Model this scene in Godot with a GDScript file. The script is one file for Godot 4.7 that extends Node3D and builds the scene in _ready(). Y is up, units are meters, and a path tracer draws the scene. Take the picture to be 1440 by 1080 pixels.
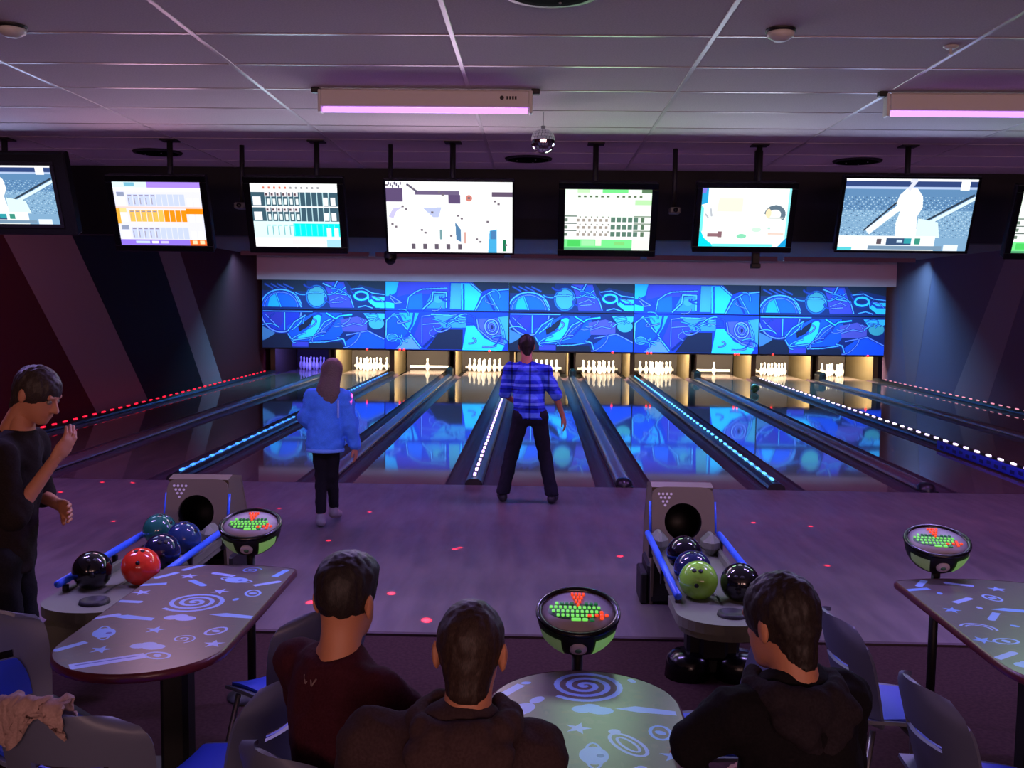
extends Node3D
# A ten-lane bowling hall under black light. x to the right, y up, the lanes run towards -z; at(x, y, d) is a point d metres down the hall.

const PITCH := 1.735          # lane to lane
const FOUL := 11.3            # foul line
const PIN := 29.6             # head pins
const DECK_END := 30.75
const MASK := 27.8            # masking units above the pins
const CEIL := 3.34
const EDGE := 6.13            # where the approach begins
const SEATS := -0.015         # carpet in the seating area
const LEFT := -7.85
const RIGHT := 9.9

var taken := {}
var M := {}
var head_mesh: ArrayMesh
var hand_meshes := {}

func _ready() -> void:
	# ---- camera
	var cam := Camera3D.new()
	cam.name = "camera"
	var f := 1398.0
	var roll := deg_to_rad(0.7)
	var fwd := Vector3(35.0 / f, 114.0 / f, -1.0).normalized()
	var rgt := Vector3(cos(roll), -sin(roll), 0.0)
	rgt = (rgt - fwd * rgt.dot(fwd)).normalized()
	var upv := rgt.cross(fwd)
	cam.basis = Basis(rgt, upv, -fwd).transposed()
	cam.position = Vector3(0, 2.1, 0)
	cam.fov = rad_to_deg(2.0 * atan(540.0 / f))
	cam.near = 0.05
	cam.far = 200.0
	add_child(cam)
	cam.current = true
	# ---- environment: a closed hall at night
	var we := WorldEnvironment.new()
	we.name = "environment"
	var env := Environment.new()
	env.background_mode = Environment.BG_COLOR
	env.background_color = Color(0.0, 0.0, 0.0)
	env.tonemap_mode = Environment.TONE_MAPPER_LINEAR
	env.tonemap_exposure = 1.0
	env.sdfgi_enabled = true
	env.ssao_enabled = true
	env.ssil_enabled = true
	we.environment = env
	add_child(we)
	# ---- everything else
	make_materials()
	build_shell()
	build_lights()
	build_lanes()
	build_masks()
	build_screens()
	build_ceiling_things()
	build_returns()
	build_tables()
	build_chairs()
	build_people()
	build_lasers()

# ------------------------------------------------------------------ names and tags
func at(x: float, y: float, d: float) -> Vector3:
	return Vector3(x, y, -d)

func numbered(called: String) -> String:
	var n: int = taken.get(called, 0)
	taken[called] = n + 1
	return called if n == 0 else "%s_%03d" % [called, n]

func tag(o: Node3D, label: String, category: String, group := "") -> Node3D:
	o.set_meta("label", label)
	o.set_meta("category", category)
	if group != "":
		o.set_meta("group", group)
	return o

func thing(called: String, label: String, category: String, pos := Vector3.ZERO, turn := 0.0, group := "") -> Node3D:
	var o := Node3D.new()
	o.name = numbered(called)
	add_child(o)
	o.position = pos
	o.rotation.y = turn
	return tag(o, label, category, group)

func part(parent: Node, called: String, mesh: Mesh, m: Material, xf := Transform3D.IDENTITY) -> MeshInstance3D:
	var o := MeshInstance3D.new()
	o.name = called
	o.mesh = mesh
	o.material_override = m
	o.transform = xf
	parent.add_child(o, true)
	return o

func solo(called: String, label: String, category: String, mesh: Mesh, m: Material, xf := Transform3D.IDENTITY, group := "") -> MeshInstance3D:
	var o := part(self, numbered(called), mesh, m, xf)
	tag(o, label, category, group)
	return o

func struct_node(called: String) -> Node3D:
	var o := Node3D.new()
	o.name = called
	o.set_meta("kind", "structure")
	add_child(o)
	return o

func struct_mesh(called: String, mesh: Mesh, m: Material, xf := Transform3D.IDENTITY) -> MeshInstance3D:
	var o := part(self, called, mesh, m, xf)
	o.set_meta("kind", "structure")
	return o

func copy_of(src: Node3D, label: String) -> Node3D:
	var base: String = src.name
	var c: Node3D = src.duplicate()
	c.name = numbered(base)
	add_child(c)
	c.set_meta("label", label)
	return c

# ------------------------------------------------------------------ materials
func mat(c: Color, rough := 0.7, metal := 0.0, spec := 0.5) -> StandardMaterial3D:
	var m := StandardMaterial3D.new()
	m.albedo_color = c
	m.roughness = rough
	m.metallic = metal
	m.metallic_specular = spec
	return m

func glow(c: Color, energy: float, albedo := Color(0.02, 0.02, 0.02)) -> StandardMaterial3D:
	var m := mat(albedo, 0.4)
	m.emission_enabled = true
	m.emission = c
	m.emission_energy_multiplier = energy
	return m

func noise_tex(freq: float, a: Color, b: Color, seed_: int, stretch := Vector2i(256, 256)) -> NoiseTexture2D:
	var n := FastNoiseLite.new()
	n.seed = seed_
	n.frequency = freq
	n.noise_type = FastNoiseLite.TYPE_SIMPLEX_SMOOTH
	n.fractal_octaves = 4
	var t := NoiseTexture2D.new()
	t.width = stretch.x
	t.height = stretch.y
	t.seamless = true
	t.noise = n
	var g := Gradient.new()
	g.colors = PackedColorArray([a, b])
	g.offsets = PackedFloat32Array([0.25, 0.75])
	t.color_ramp = g
	return t

func cloth(c: Color, seed_: int, rough := 0.95) -> StandardMaterial3D:
	var m := mat(Color.WHITE, rough, 0.0, 0.25)
	m.albedo_texture = noise_tex(0.08, c.darkened(0.09), c.lightened(0.03), seed_)
	m.uv1_triplanar = true
	m.uv1_scale = Vector3.ONE * 5.0
	return m

func make_materials() -> void:
	M.black = mat(Color(0.03, 0.03, 0.035), 0.5)
	M.black_gloss = mat(Color(0.03, 0.03, 0.035), 0.2)
	M.dark = mat(Color(0.09, 0.08, 0.1), 0.55)
	M.speaker = mat(Color(0.03, 0.03, 0.035), 0.95, 0.0, 0.1)
	M.white = mat(Color(0.85, 0.84, 0.82), 0.45)
	M.steel = mat(Color(0.6, 0.6, 0.62), 0.35, 0.9)
	# approach: pale laminate boards, worn, with streaks along the boards
	var ap := mat(Color.WHITE, 0.3, 0.0, 0.5)
	ap.albedo_texture = noise_tex(0.006, Color(0.36, 0.325, 0.33), Color(0.41, 0.37, 0.365), 3)
	ap.roughness_texture = noise_tex(0.008, Color(0.8, 0.8, 0.8), Color(1, 1, 1), 4)
	ap.roughness = 0.42
	ap.uv1_triplanar = true
	ap.uv1_world_triplanar = true
	ap.uv1_scale = Vector3(2.4, 1.0, 0.5)
	M.approach = ap
	var ln := mat(Color.WHITE, 0.045, 0.0, 0.62)
	ln.albedo_texture = noise_tex(0.02, Color(0.32, 0.26, 0.27), Color(0.40, 0.33, 0.32), 5)
	ln.uv1_triplanar = true
	ln.uv1_world_triplanar = true
	ln.uv1_scale = Vector3(3.0, 1.0, 0.2)
	M.lane = ln
	M.gutter = mat(Color(0.27, 0.20, 0.235), 0.45, 0.0, 0.3)
	M.capping = mat(Color(0.1, 0.09, 0.11), 0.3)
	M.track = mat(Color(0.34, 0.26, 0.29), 0.25, 0.0, 0.4)
	var cp := mat(Color.WHITE, 1.0, 0.0, 0.2)
	cp.albedo_texture = noise_tex(0.12, Color(0.21, 0.135, 0.15), Color(0.25, 0.165, 0.175), 7)
	cp.uv1_triplanar = true
	cp.uv1_world_triplanar = true
	cp.uv1_scale = Vector3.ONE * 1.1
	M.carpet = cp
	M.nosing = mat(Color(0.22, 0.15, 0.16), 0.5)
	M.maroon = mat(Color(0.24, 0.07, 0.10), 0.85, 0.0, 0.2)
	M.mauve = mat(Color(0.44, 0.34, 0.38), 0.85, 0.0, 0.2)
	M.dusk_mauve = mat(Color(0.37, 0.26, 0.32), 0.85, 0.0, 0.2)
	M.dim_mauve = mat(Color(0.44, 0.33, 0.40), 0.85, 0.0, 0.2)
	M.plum = mat(Color(0.34, 0.25, 0.34), 0.85, 0.0, 0.2)
	M.navy = mat(Color(0.085, 0.07, 0.12), 0.85, 0.0, 0.2)
	M.header = mat(Color(0.78, 0.58, 0.62), 0.8)
	M.lane_ceiling = mat(Color(0.48, 0.34, 0.39), 0.85)
	M.bulkhead = mat(Color(0.07, 0.065, 0.085), 0.7)
	var tl: Array = []
	for i in 4:
		var t := mat(Color.WHITE, 0.9, 0.0, 0.3)
		var k: float = [0.0, 0.012, -0.01, 0.006][i]
		t.albedo_texture = noise_tex(0.2, Color(0.82 + k, 0.77 + k, 0.79 + k), Color(0.87 + k, 0.82 + k, 0.835 + k), 20 + i)
		t.uv1_triplanar = true
		t.uv1_scale = Vector3.ONE * 1.7
		tl.append(t)
	M.tiles = tl
	M.tee = mat(Color(0.81, 0.765, 0.78), 0.32, 0.0, 0.4)
	M.pin = mat(Color(0.93, 0.92, 0.88), 0.25)
	M.kick = mat(Color(0.36, 0.30, 0.19), 0.6)
	M.curtain = mat(Color(0.22, 0.19, 0.18), 0.9)
	M.deck = mat(Color(0.42, 0.36, 0.33), 0.12)
	M.red_lamp = glow(Color(1.0, 0.12, 0.07), 5.0)
	M.uv_tube = glow(Color(0.80, 0.52, 1.0), 2.2)
	M.uv_blue = glow(Color(0.25, 0.45, 1.0), 2.0)
	M.warm_tube = glow(Color(1.0, 0.9, 0.7), 3.0)
	M.blue_rail = mat(Color(0.22, 0.42, 0.98), 0.35)
	M.return_shell = mat(Color(0.40, 0.36, 0.28), 0.5)
	M.return_grey = mat(Color(0.45, 0.46, 0.40), 0.5)
	M.shell = mat(Color(0.36, 0.375, 0.47), 0.42)
	M.pad = mat(Color(0.14, 0.26, 0.82), 0.5)
	M.edging = mat(Color(0.36, 0.14, 0.17), 0.3)
	M.skin = mat(Color(0.72, 0.48, 0.36), 0.55)
	M.skin.subsurf_scatter_enabled = true
	M.skin.subsurf_scatter_strength = 0.08
	M.eye = mat(Color(0.45, 0.42, 0.4), 0.2)

# ------------------------------------------------------------------ mesh helpers (front faces run clockwise)
func st_new(smooth := false) -> SurfaceTool:
	var st := SurfaceTool.new()
	st.begin(Mesh.PRIMITIVE_TRIANGLES)
	st.set_smooth_group(0 if smooth else -1)
	return st

func fin(st: SurfaceTool) -> ArrayMesh:
	st.generate_normals()
	return st.commit()

func tri(st: SurfaceTool, a: Vector3, b: Vector3, c: Vector3) -> void:
	st.add_vertex(a)
	st.add_vertex(b)
	st.add_vertex(c)

func quad(st: SurfaceTool, a: Vector3, b: Vector3, c: Vector3, d: Vector3) -> void:
	tri(st, a, b, c)
	tri(st, a, c, d)

func dtri(st: SurfaceTool, a: Vector3, b: Vector3, c: Vector3, n: Vector3) -> void:
	if (b - a).cross(c - a).dot(n) > 0.0:
		tri(st, a, c, b)
	else:
		tri(st, a, b, c)

func dquad(st: SurfaceTool, a: Vector3, b: Vector3, c: Vector3, d: Vector3, n: Vector3) -> void:
	if (c - a).cross(d - b).dot(n) > 0.0:
		quad(st, a, d, c, b)
	else:
		quad(st, a, b, c, d)

func bx(st: SurfaceTool, c: Vector3, s: Vector3, bs := Basis.IDENTITY, bev := 0.0) -> void:
	var h := s * 0.5
	bev = minf(bev, minf(h.x, minf(h.y, h.z)) * 0.98)
	var ax := [Vector3.RIGHT, Vector3.UP, Vector3.BACK]
	for i in 3:
		var u: Vector3 = ax[(i + 1) % 3]
		var v: Vector3 = ax[(i + 2) % 3]
		for sg in [-1.0, 1.0]:
			var n: Vector3 = ax[i] * sg
			var p := n * h[i]
			var uu: Vector3 = u * (h[(i + 1) % 3] - bev)
			var vv: Vector3 = v * (h[(i + 2) % 3] - bev)
			dquad(st, c + bs * (p - uu - vv), c + bs * (p - uu + vv), c + bs * (p + uu + vv), c + bs * (p + uu - vv), bs * n)
	if bev <= 0.0:
		return
	for i in 3:
		var j := (i + 1) % 3
		var k := (i + 2) % 3
		for a in [-1.0, 1.0]:
			for b in [-1.0, 1.0]:
				var e: Vector3 = ax[k] * (h[k] - bev)
				var p1: Vector3 = ax[i] * h[i] * a + ax[j] * (h[j] - bev) * b
				var p2: Vector3 = ax[i] * (h[i] - bev) * a + ax[j] * h[j] * b
				dquad(st, c + bs * (p1 - e), c + bs * (p1 + e), c + bs * (p2 + e), c + bs * (p2 - e), bs * (ax[i] * a + ax[j] * b))
	for a in [-1.0, 1.0]:
		for b in [-1.0, 1.0]:
			for d in [-1.0, 1.0]:
				var sg := Vector3(a, b, d)
				var q := (h - Vector3.ONE * bev) * sg
				dtri(st, c + bs * (q + Vector3(bev * a, 0, 0)), c + bs * (q + Vector3(0, bev * b, 0)), c + bs * (q + Vector3(0, 0, bev * d)), bs * sg)

func box_mesh(s: Vector3, bev := 0.0, c := Vector3.ZERO) -> ArrayMesh:
	var st := st_new()
	bx(st, c, s, Basis.IDENTITY, bev)
	return fin(st)

func span(x0: float, x1: float, y0: float, y1: float, d0: float, d1: float, bev := 0.0) -> ArrayMesh:
	return box_mesh(Vector3(x1 - x0, y1 - y0, d1 - d0), bev, Vector3((x0 + x1) / 2, (y0 + y1) / 2, -(d0 + d1) / 2))

func lathe(st: SurfaceTool, prof: Array, segs: int, xf := Transform3D.IDENTITY) -> void:
	for i in prof.size() - 1:
		for k in segs:
			var t0 := TAU * k / segs
			var t1 := TAU * (k + 1) / segs
			var p: Vector2 = prof[i]
			var q: Vector2 = prof[i + 1]
			var a := xf * Vector3(p.x * cos(t0), p.y, p.x * sin(t0))
			var b := xf * Vector3(q.x * cos(t0), q.y, q.x * sin(t0))
			var c := xf * Vector3(q.x * cos(t1), q.y, q.x * sin(t1))
			var d := xf * Vector3(p.x * cos(t1), p.y, p.x * sin(t1))
			if p.x < 1e-6:
				tri(st, a, c, b)
			elif q.x < 1e-6:
				tri(st, a, d, b)
			else:
				quad(st, a, d, c, b)

func lathe_mesh(prof: Array, segs := 24, smooth := true) -> ArrayMesh:
	var st := st_new(smooth)
	lathe(st, prof, segs)
	return fin(st)

func tube(st: SurfaceTool, pts: Array, radii: Array, segs := 10) -> void:
	var rings := []
	var n := Vector3.ZERO
	for i in pts.size():
		var a: Vector3 = pts[maxi(i - 1, 0)]
		var b: Vector3 = pts[mini(i + 1, pts.size() - 1)]
		var t := (b - a).normalized()
		if n == Vector3.ZERO:
			n = t.cross(Vector3.UP if absf(t.y) < 0.9 else Vector3.RIGHT).normalized()
		n = (n - t * n.dot(t)).normalized()
		var bb := t.cross(n)
		var r: float = radii[mini(i, radii.size() - 1)]
		var ring := []
		for k in segs:
			var w := TAU * k / segs
			ring.append(pts[i] + (n * cos(w) + bb * sin(w)) * r)
		rings.append(ring)
	for i in rings.size() - 1:
		for k in segs:
			var k2 := (k + 1) % segs
			quad(st, rings[i][k], rings[i + 1][k], rings[i + 1][k2], rings[i][k2])
	for e in [0, rings.size() - 1]:
		var ctr: Vector3 = pts[e]
		var out: Vector3 = ctr - pts[1] if e == 0 else ctr - pts[e - 1]
		for k in segs:
			dtri(st, ctr, rings[e][k], rings[e][(k + 1) % segs], out)

func tube_mesh(pts: Array, radii: Array, segs := 10) -> ArrayMesh:
	var st := st_new(true)
	tube(st, pts, radii, segs)
	return fin(st)

# a flat outline (x, y) given thickness along z from z0 to z1
func extrude(st: SurfaceTool, poly: PackedVector2Array, z0: float, z1: float, xf := Transform3D.IDENTITY, uv := false) -> void:
	var idx := Geometry2D.triangulate_polygon(poly)
	for i in range(0, idx.size(), 3):
		for z in [z0, z1]:
			var n: Vector3 = xf.basis * Vector3(0, 0, -1 if z == z0 else 1)
			dtri(st, xf * Vector3(poly[idx[i]].x, poly[idx[i]].y, z), xf * Vector3(poly[idx[i + 1]].x, poly[idx[i + 1]].y, z), xf * Vector3(poly[idx[i + 2]].x, poly[idx[i + 2]].y, z), n)
	var sg := -1.0 if Geometry2D.is_polygon_clockwise(poly) else 1.0
	for i in poly.size():
		var a := poly[i]
		var b := poly[(i + 1) % poly.size()]
		var e := (b - a).normalized()
		var n := xf.basis * Vector3(e.y * sg, -e.x * sg, 0)
		dquad(st, xf * Vector3(a.x, a.y, z0), xf * Vector3(b.x, b.y, z0), xf * Vector3(b.x, b.y, z1), xf * Vector3(a.x, a.y, z1), n)

func extrude_mesh(poly: PackedVector2Array, z0: float, z1: float, xf := Transform3D.IDENTITY) -> ArrayMesh:
	var st := st_new()
	extrude(st, poly, z0, z1, xf)
	return fin(st)

# a bent sheet with thickness: pts holds (nu + 1) * (nv + 1) points, row by row; cells listed in holes ("i,j") are left open
func is_open(i: int, j: int, nu: int, nv: int, holes: Dictionary) -> bool:
	return i < 0 or j < 0 or i >= nu or j >= nv or holes.has(Vector2i(i, j))

func sheet(nu: int, nv: int, pts: PackedVector3Array, th: float, holes := {}) -> ArrayMesh:
	var st := st_new()
	var p := []
	var q := []
	var w := nu + 1
	for j in nv + 1:
		for i in nu + 1:
			var du := pts[j * w + mini(i + 1, nu)] - pts[j * w + maxi(i - 1, 0)]
			var dv := pts[mini(j + 1, nv) * w + i] - pts[maxi(j - 1, 0) * w + i]
			var n := du.cross(dv).normalized()
			p.append(pts[j * w + i] + n * th * 0.5)
			q.append(pts[j * w + i] - n * th * 0.5)
	for j in nv:
		for i in nu:
			if is_open(i, j, nu, nv, holes):
				continue
			var k := [j * w + i, j * w + i + 1, (j + 1) * w + i + 1, (j + 1) * w + i]
			var n: Vector3 = p[k[0]] + p[k[2]] - q[k[0]] - q[k[2]]
			st.set_smooth_group(1)
			dquad(st, p[k[0]], p[k[1]], p[k[2]], p[k[3]], n)
			st.set_smooth_group(2)
			dquad(st, q[k[0]], q[k[1]], q[k[2]], q[k[3]], -n)
			st.set_smooth_group(-1)
			var mid: Vector3 = (p[k[0]] + p[k[2]]) / 2
			var nb := [[i, j - 1, 0, 1], [i + 1, j, 1, 2], [i, j + 1, 2, 3], [i - 1, j, 3, 0]]
			for e in nb:
				if is_open(e[0], e[1], nu, nv, holes):
					var a: int = k[e[2]]
					var b: int = k[e[3]]
					dquad(st, p[a], p[b], q[b], q[a], (p[a] + p[b]) / 2 - mid)
	return fin(st)

func rounded_rect(w: float, h: float, r: float, n := 5) -> PackedVector2Array:
	var o := PackedVector2Array()
	var c := [Vector2(w / 2 - r, h / 2 - r), Vector2(-w / 2 + r, h / 2 - r), Vector2(-w / 2 + r, -h / 2 + r), Vector2(w / 2 - r, -h / 2 + r)]
	for k in 4:
		for i in n + 1:
			var a := PI / 2 * (k + float(i) / n)
			o.append(c[k] + Vector2(cos(a), sin(a)) * r)
	return o

func ball_mesh(r: float, segs := 24) -> ArrayMesh:
	var prof := []
	for i in segs / 2 + 1:
		var a := -PI / 2 + PI * i / (segs / 2)
		prof.append(Vector2(maxf(cos(a) * r, 0.0), sin(a) * r))
	return lathe_mesh(prof, segs)

func area(parent: Node, called: String, c: Color, e: float, size: Vector2, pos: Vector3, look: Vector3) -> void:
	var l := AreaLight3D.new()
	l.name = called
	l.area_size = size
	l.light_color = c
	l.light_energy = e
	l.area_range = 60.0
	l.area_attenuation = 2.0
	l.shadow_enabled = true
	parent.add_child(l, true)
	l.position = pos
	l.basis = Basis.looking_at(look, Vector3.UP if absf(look.normalized().y) < 0.95 else Vector3.BACK)

# ------------------------------------------------------------------ the hall itself
func div_x(i: int) -> float:
	return -0.70 + (i - 4) * PITCH

func lane_x(j: int) -> float:
	return div_x(j) + PITCH / 2

func wall_stripe(wall: Node, x: float, pts: Array, m: Material) -> void:
	var poly := PackedVector2Array()
	for p in pts:
		poly.append(Vector2(p[0], p[1]))
	var xf := Transform3D(Basis(Vector3(0, 0, -1), Vector3.UP, Vector3.RIGHT), Vector3(x, 0, 0))
	part(wall, "painted_stripe", extrude_mesh(poly, -0.002, 0.002, xf), m)

func build_shell() -> void:
	struct_mesh("floor", span(LEFT, RIGHT, -0.3, SEATS, -6.0, EDGE), M.carpet)
	struct_mesh("floor_approach", span(LEFT, RIGHT, -0.3, 0.0, EDGE + 0.04, FOUL), M.approach)
	struct_mesh("trim_1", span(LEFT, RIGHT, -0.3, 0.0, EDGE, EDGE + 0.04), M.nosing)
	struct_mesh("floor_lanes", span(LEFT, RIGHT, -0.3, -0.13, FOUL, 32.0), M.black)
	var wl := struct_node("wall_left")
	part(wl, "wall_face", span(LEFT - 0.15, LEFT, -0.3, CEIL + 0.1, -6.0, 32.0), M.maroon)
	wall_stripe(wl, LEFT + 0.002, [[17.55, 0.0], [14.2, 3.34], [16.5, 3.34], [19.9, 0.0]], M.mauve)
	wall_stripe(wl, LEFT + 0.002, [[19.9, 0.0], [16.5, 3.34], [20.3, 3.34], [23.25, 0.0]], M.navy)
	wall_stripe(wl, LEFT + 0.002, [[23.25, 0.0], [20.3, 3.34], [21.6, 3.34], [24.65, 0.0]], M.mauve)
	var wr := struct_node("wall_right")
	part(wr, "wall_face", span(RIGHT, RIGHT + 0.15, -0.3, CEIL + 0.1, -6.0, 32.0), M.plum)
	wall_stripe(wr, RIGHT - 0.002, [[21.95, 0.0], [20.1, 3.34], [21.3, 3.34], [23.75, 0.0]], M.dim_mauve)
	wall_stripe(wr, RIGHT - 0.002, [[26.15, 0.0], [25.2, 3.34], [27.7, 3.34], [27.7, 2.9], [26.7, 0.0]], M.dusk_mauve)
	struct_mesh("wall_far", span(LEFT, RIGHT, -0.3, CEIL + 0.1, 32.0, 32.15), M.black)
	struct_mesh("wall_rear", span(LEFT, RIGHT, -0.3, CEIL + 0.1, -6.15, -6.0), M.mauve)
	struct_mesh("wall_header", span(LEFT, RIGHT, 2.66, CEIL, MASK, MASK + 0.12), M.header)
	struct_mesh("trim_2", span(LEFT, RIGHT, 2.70, CEIL, 9.42, 9.6), M.bulkhead)
	# suspended ceiling: tiles in a T-bar grid as far as the dark bulkhead, then a painted deck over the lanes
	var ce := struct_node("ceiling")
	part(ce, "lane_deck", span(LEFT, RIGHT, CEIL, CEIL + 0.1, 9.6, 32.0), M.lane_ceiling)
	part(ce, "rear_deck", span(LEFT, RIGHT, CEIL, CEIL + 0.1, -6.0, 2.933), M.tiles[0])
	part(ce, "backing", span(LEFT, RIGHT, CEIL + 0.03, CEIL + 0.1, 2.933, 9.6), M.dark)
	var tile := box_mesh(Vector3(1.199, 0.02, 0.586), 0.002)
	var rows := 11
	for r in rows:
		var d0 := 2.933 + r * 0.605
		for k in range(-7, 9):
			var x0 := -0.415 + k * 1.22
			var xc := x0 + 0.61
			if xc < LEFT or xc > RIGHT:
				continue
			part(ce, "tile", tile, M.tiles[(r * 7 + k * 3 + 40) % 4], Transform3D(Basis.IDENTITY, at(xc, CEIL + 0.012, minf(d0 + 0.3025, 9.29))))
	var len_d := 9.42 - 2.933
	var runner := box_mesh(Vector3(0.024, 0.010, len_d), 0.002)
	for k in range(-6, 9):
		part(ce, "runner", runner, M.tee, Transform3D(Basis.IDENTITY, at(-0.415 + k * 1.22, CEIL + 0.003, 2.933 + len_d / 2)))
	var cross := box_mesh(Vector3(1.196, 0.010, 0.022), 0.002)
	for r in range(1, rows):
		for k in range(-6, 8):
			part(ce, "cross_tee", cross, M.tee, Transform3D(Basis.IDENTITY, at(-0.415 + (k + 0.5) * 1.22, CEIL + 0.0035, 2.933 + r * 0.605)))

# ------------------------------------------------------------------ fixtures that light the hall
func build_lights() -> void:
	var uv := Color(0.64, 0.54, 0.91)
	# the black light battens under the tiled ceiling; the row goes on past both sides of the view
	for i in 4:
		var lx: float = [-0.67, 2.63, -3.97, 5.93][i]
		var t := thing("black_light", ["white black light batten with violet tube above the middle wide screen", "white black light batten with violet tube beside the sprinkler rosette", "white black light batten nearest the red-lit wall", "white black light batten nearest the dark plain wall"][i], "light", at(lx, CEIL, 5.93), 0.0, "black light battens")
		batten(t, uv, 8.2)
	# an unseen second row added behind the dark bulkhead to light approach and lanes
	for i in 4:
		var lx: float = [-5.8, -2.3, 1.2, 4.7][i]
		var t := thing("added_lane_batten", "added unseen batten over the foul line behind the bulkhead, %s from the red-lit wall" % ORD[i], "light", at(lx, CEIL, 10.4), 0.0, "added battens over the foul line")
		batten(t, Color(0.74, 0.52, 1.0), 5.5)
	# unseen pink lights added behind the bulkhead to brighten header and walls, tipped up towards the lane ceiling
	for i in 4:
		var t := thing("added_wash_light", "added pink wash light on the back of the bulkhead, %s from the red-lit wall" % ORD[i], "light", at([-5.0, -1.3, 2.9, 7.0][i], 3.0, 9.6), 0.0, "added pink wash lights")
		part(t, "housing", box_mesh(Vector3(0.5, 0.16, 0.08), 0.01, Vector3(0, 0, -0.04)), M.black)
		part(t, "lamp_face", box_mesh(Vector3(0.46, 0.12, 0.01), 0.0, Vector3(0, 0, -0.084)), glow(Color(1.0, 0.6, 0.75), 1.0))
		area(t, "added_wash_lamp", Color(1.0, 0.70, 0.82), 13.0, Vector2(0.46, 0.12), Vector3(0, 0, -0.1), Vector3(0, 0.55, -1.0))
	# troughs added in front of the masking units to light their murals, open towards them
	for k in 5:
		var cx := (div_x(2 * k) + div_x(2 * k + 2)) / 2 - 0.07
		var ord: String = ["first", "second", "third", "fourth", "fifth"][k]
		var t := thing("added_mural_light", "added slim black ceiling trough shining on the %s mural panel from the red-lit wall" % ord, "light", at(cx, CEIL, 25.6), 0.0, "added troughs lighting the murals")
		part(t, "housing", box_mesh(Vector3(3.3, 0.11, 0.02), 0.003, Vector3(0, -0.055, 0.05)), M.lane_ceiling)
		part(t, "shield", box_mesh(Vector3(3.3, 0.09, 0.012), 0.002, Vector3(0, -0.045, -0.06)), M.lane_ceiling)  # lip shaped to keep the added light off the header
		part(t, "tube", tube_mesh([Vector3(-1.6, -0.05, 0), Vector3(1.6, -0.05, 0)], [0.016], 8), M.uv_blue)
		area(t, "added_trough_light", Color(0.44, 0.82, 1.0), 29.0, Vector2(3.2, 0.05), Vector3(0, -0.075, 0.0), Vector3(0, -1.0, -0.06))
	# glowing panels added behind the seats to throw warm light down the hall
	for i in 3:
		var p := thing("added_light_panel", ["added warm light panel on the rear wall, nearest the red-lit wall", "added warm light panel in the middle of the rear wall", "added warm light panel on the rear wall, nearest the dark plain wall"][i], "sign", at([-3.4, 0.2, 3.8][i], 2.15, -5.98), 0.0, "added light panels behind the seats")
		part(p, "frame", box_mesh(Vector3(2.5, 0.9, 0.06), 0.01, Vector3(0, 0, -0.03)), M.dark)
		part(p, "added_glow_face", box_mesh(Vector3(2.4, 0.8, 0.01), 0.0, Vector3(0, 0, -0.063)), glow(Color(1.0, 0.77, 0.74), 1.5))
		area(p, "added_panel_light", Color(1.0, 0.77, 0.74), [6.0, 10.5, 10.5][i], Vector2(2.4, 0.8), Vector3(0, 0, -0.08), Vector3(0, 0, -1))

func batten(t: Node3D, c: Color, e: float) -> void:
	part(t, "housing", box_mesh(Vector3(1.22, 0.095, 0.09), 0.006, Vector3(0, -0.06, 0)), M.white)
	for s in [-1.0, 1.0]:
		part(t, "end_cap", box_mesh(Vector3(0.02, 0.13, 0.07), 0.004, Vector3(0.618 * s, -0.075, 0.0)), M.white)
		part(t, "bracket", box_mesh(Vector3(0.05, 0.03, 0.05), 0.004, Vector3(0.645 * s, -0.012, 0)), M.black)
	part(t, "tube", tube_mesh([Vector3(-0.6, -0.125, 0.02), Vector3(0.6, -0.125, 0.02)], [0.016], 10), M.uv_tube)
	var st := st_new()
	extrude(st, rounded_rect(0.024, 0.024, 0.011), 0.045, 0.0465, Transform3D(Basis.IDENTITY, Vector3(0.45, -0.055, 0)))
	for b in 4:
		bx(st, Vector3(0.482 + b * 0.016, -0.055, 0.0458), Vector3(0.011, 0.018, 0.0014))
	part(t, "maker_mark", fin(st), M.dark).set_meta("kind", "stuff")
	area(t, "tube_light", c, e, Vector2(1.2, 0.03), Vector3(0, -0.145, 0.02), Vector3(0, -1, 0.0))

# ------------------------------------------------------------------ lanes, gutters, pins
const ORD := ["first", "second", "third", "fourth", "fifth", "sixth", "seventh", "eighth", "ninth", "tenth"]

func pin_profile() -> Array:
	return [Vector2(0.0, 0.0), Vector2(0.026, 0.0), Vector2(0.036, 0.02), Vector2(0.050, 0.06), Vector2(0.0605, 0.114), Vector2(0.057, 0.15), Vector2(0.046, 0.19), Vector2(0.031, 0.23), Vector2(0.0235, 0.258), Vector2(0.0255, 0.29), Vector2(0.0315, 0.33), Vector2(0.031, 0.35), Vector2(0.022, 0.372), Vector2(0.01, 0.38), Vector2(0.0, 0.381)]

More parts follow.
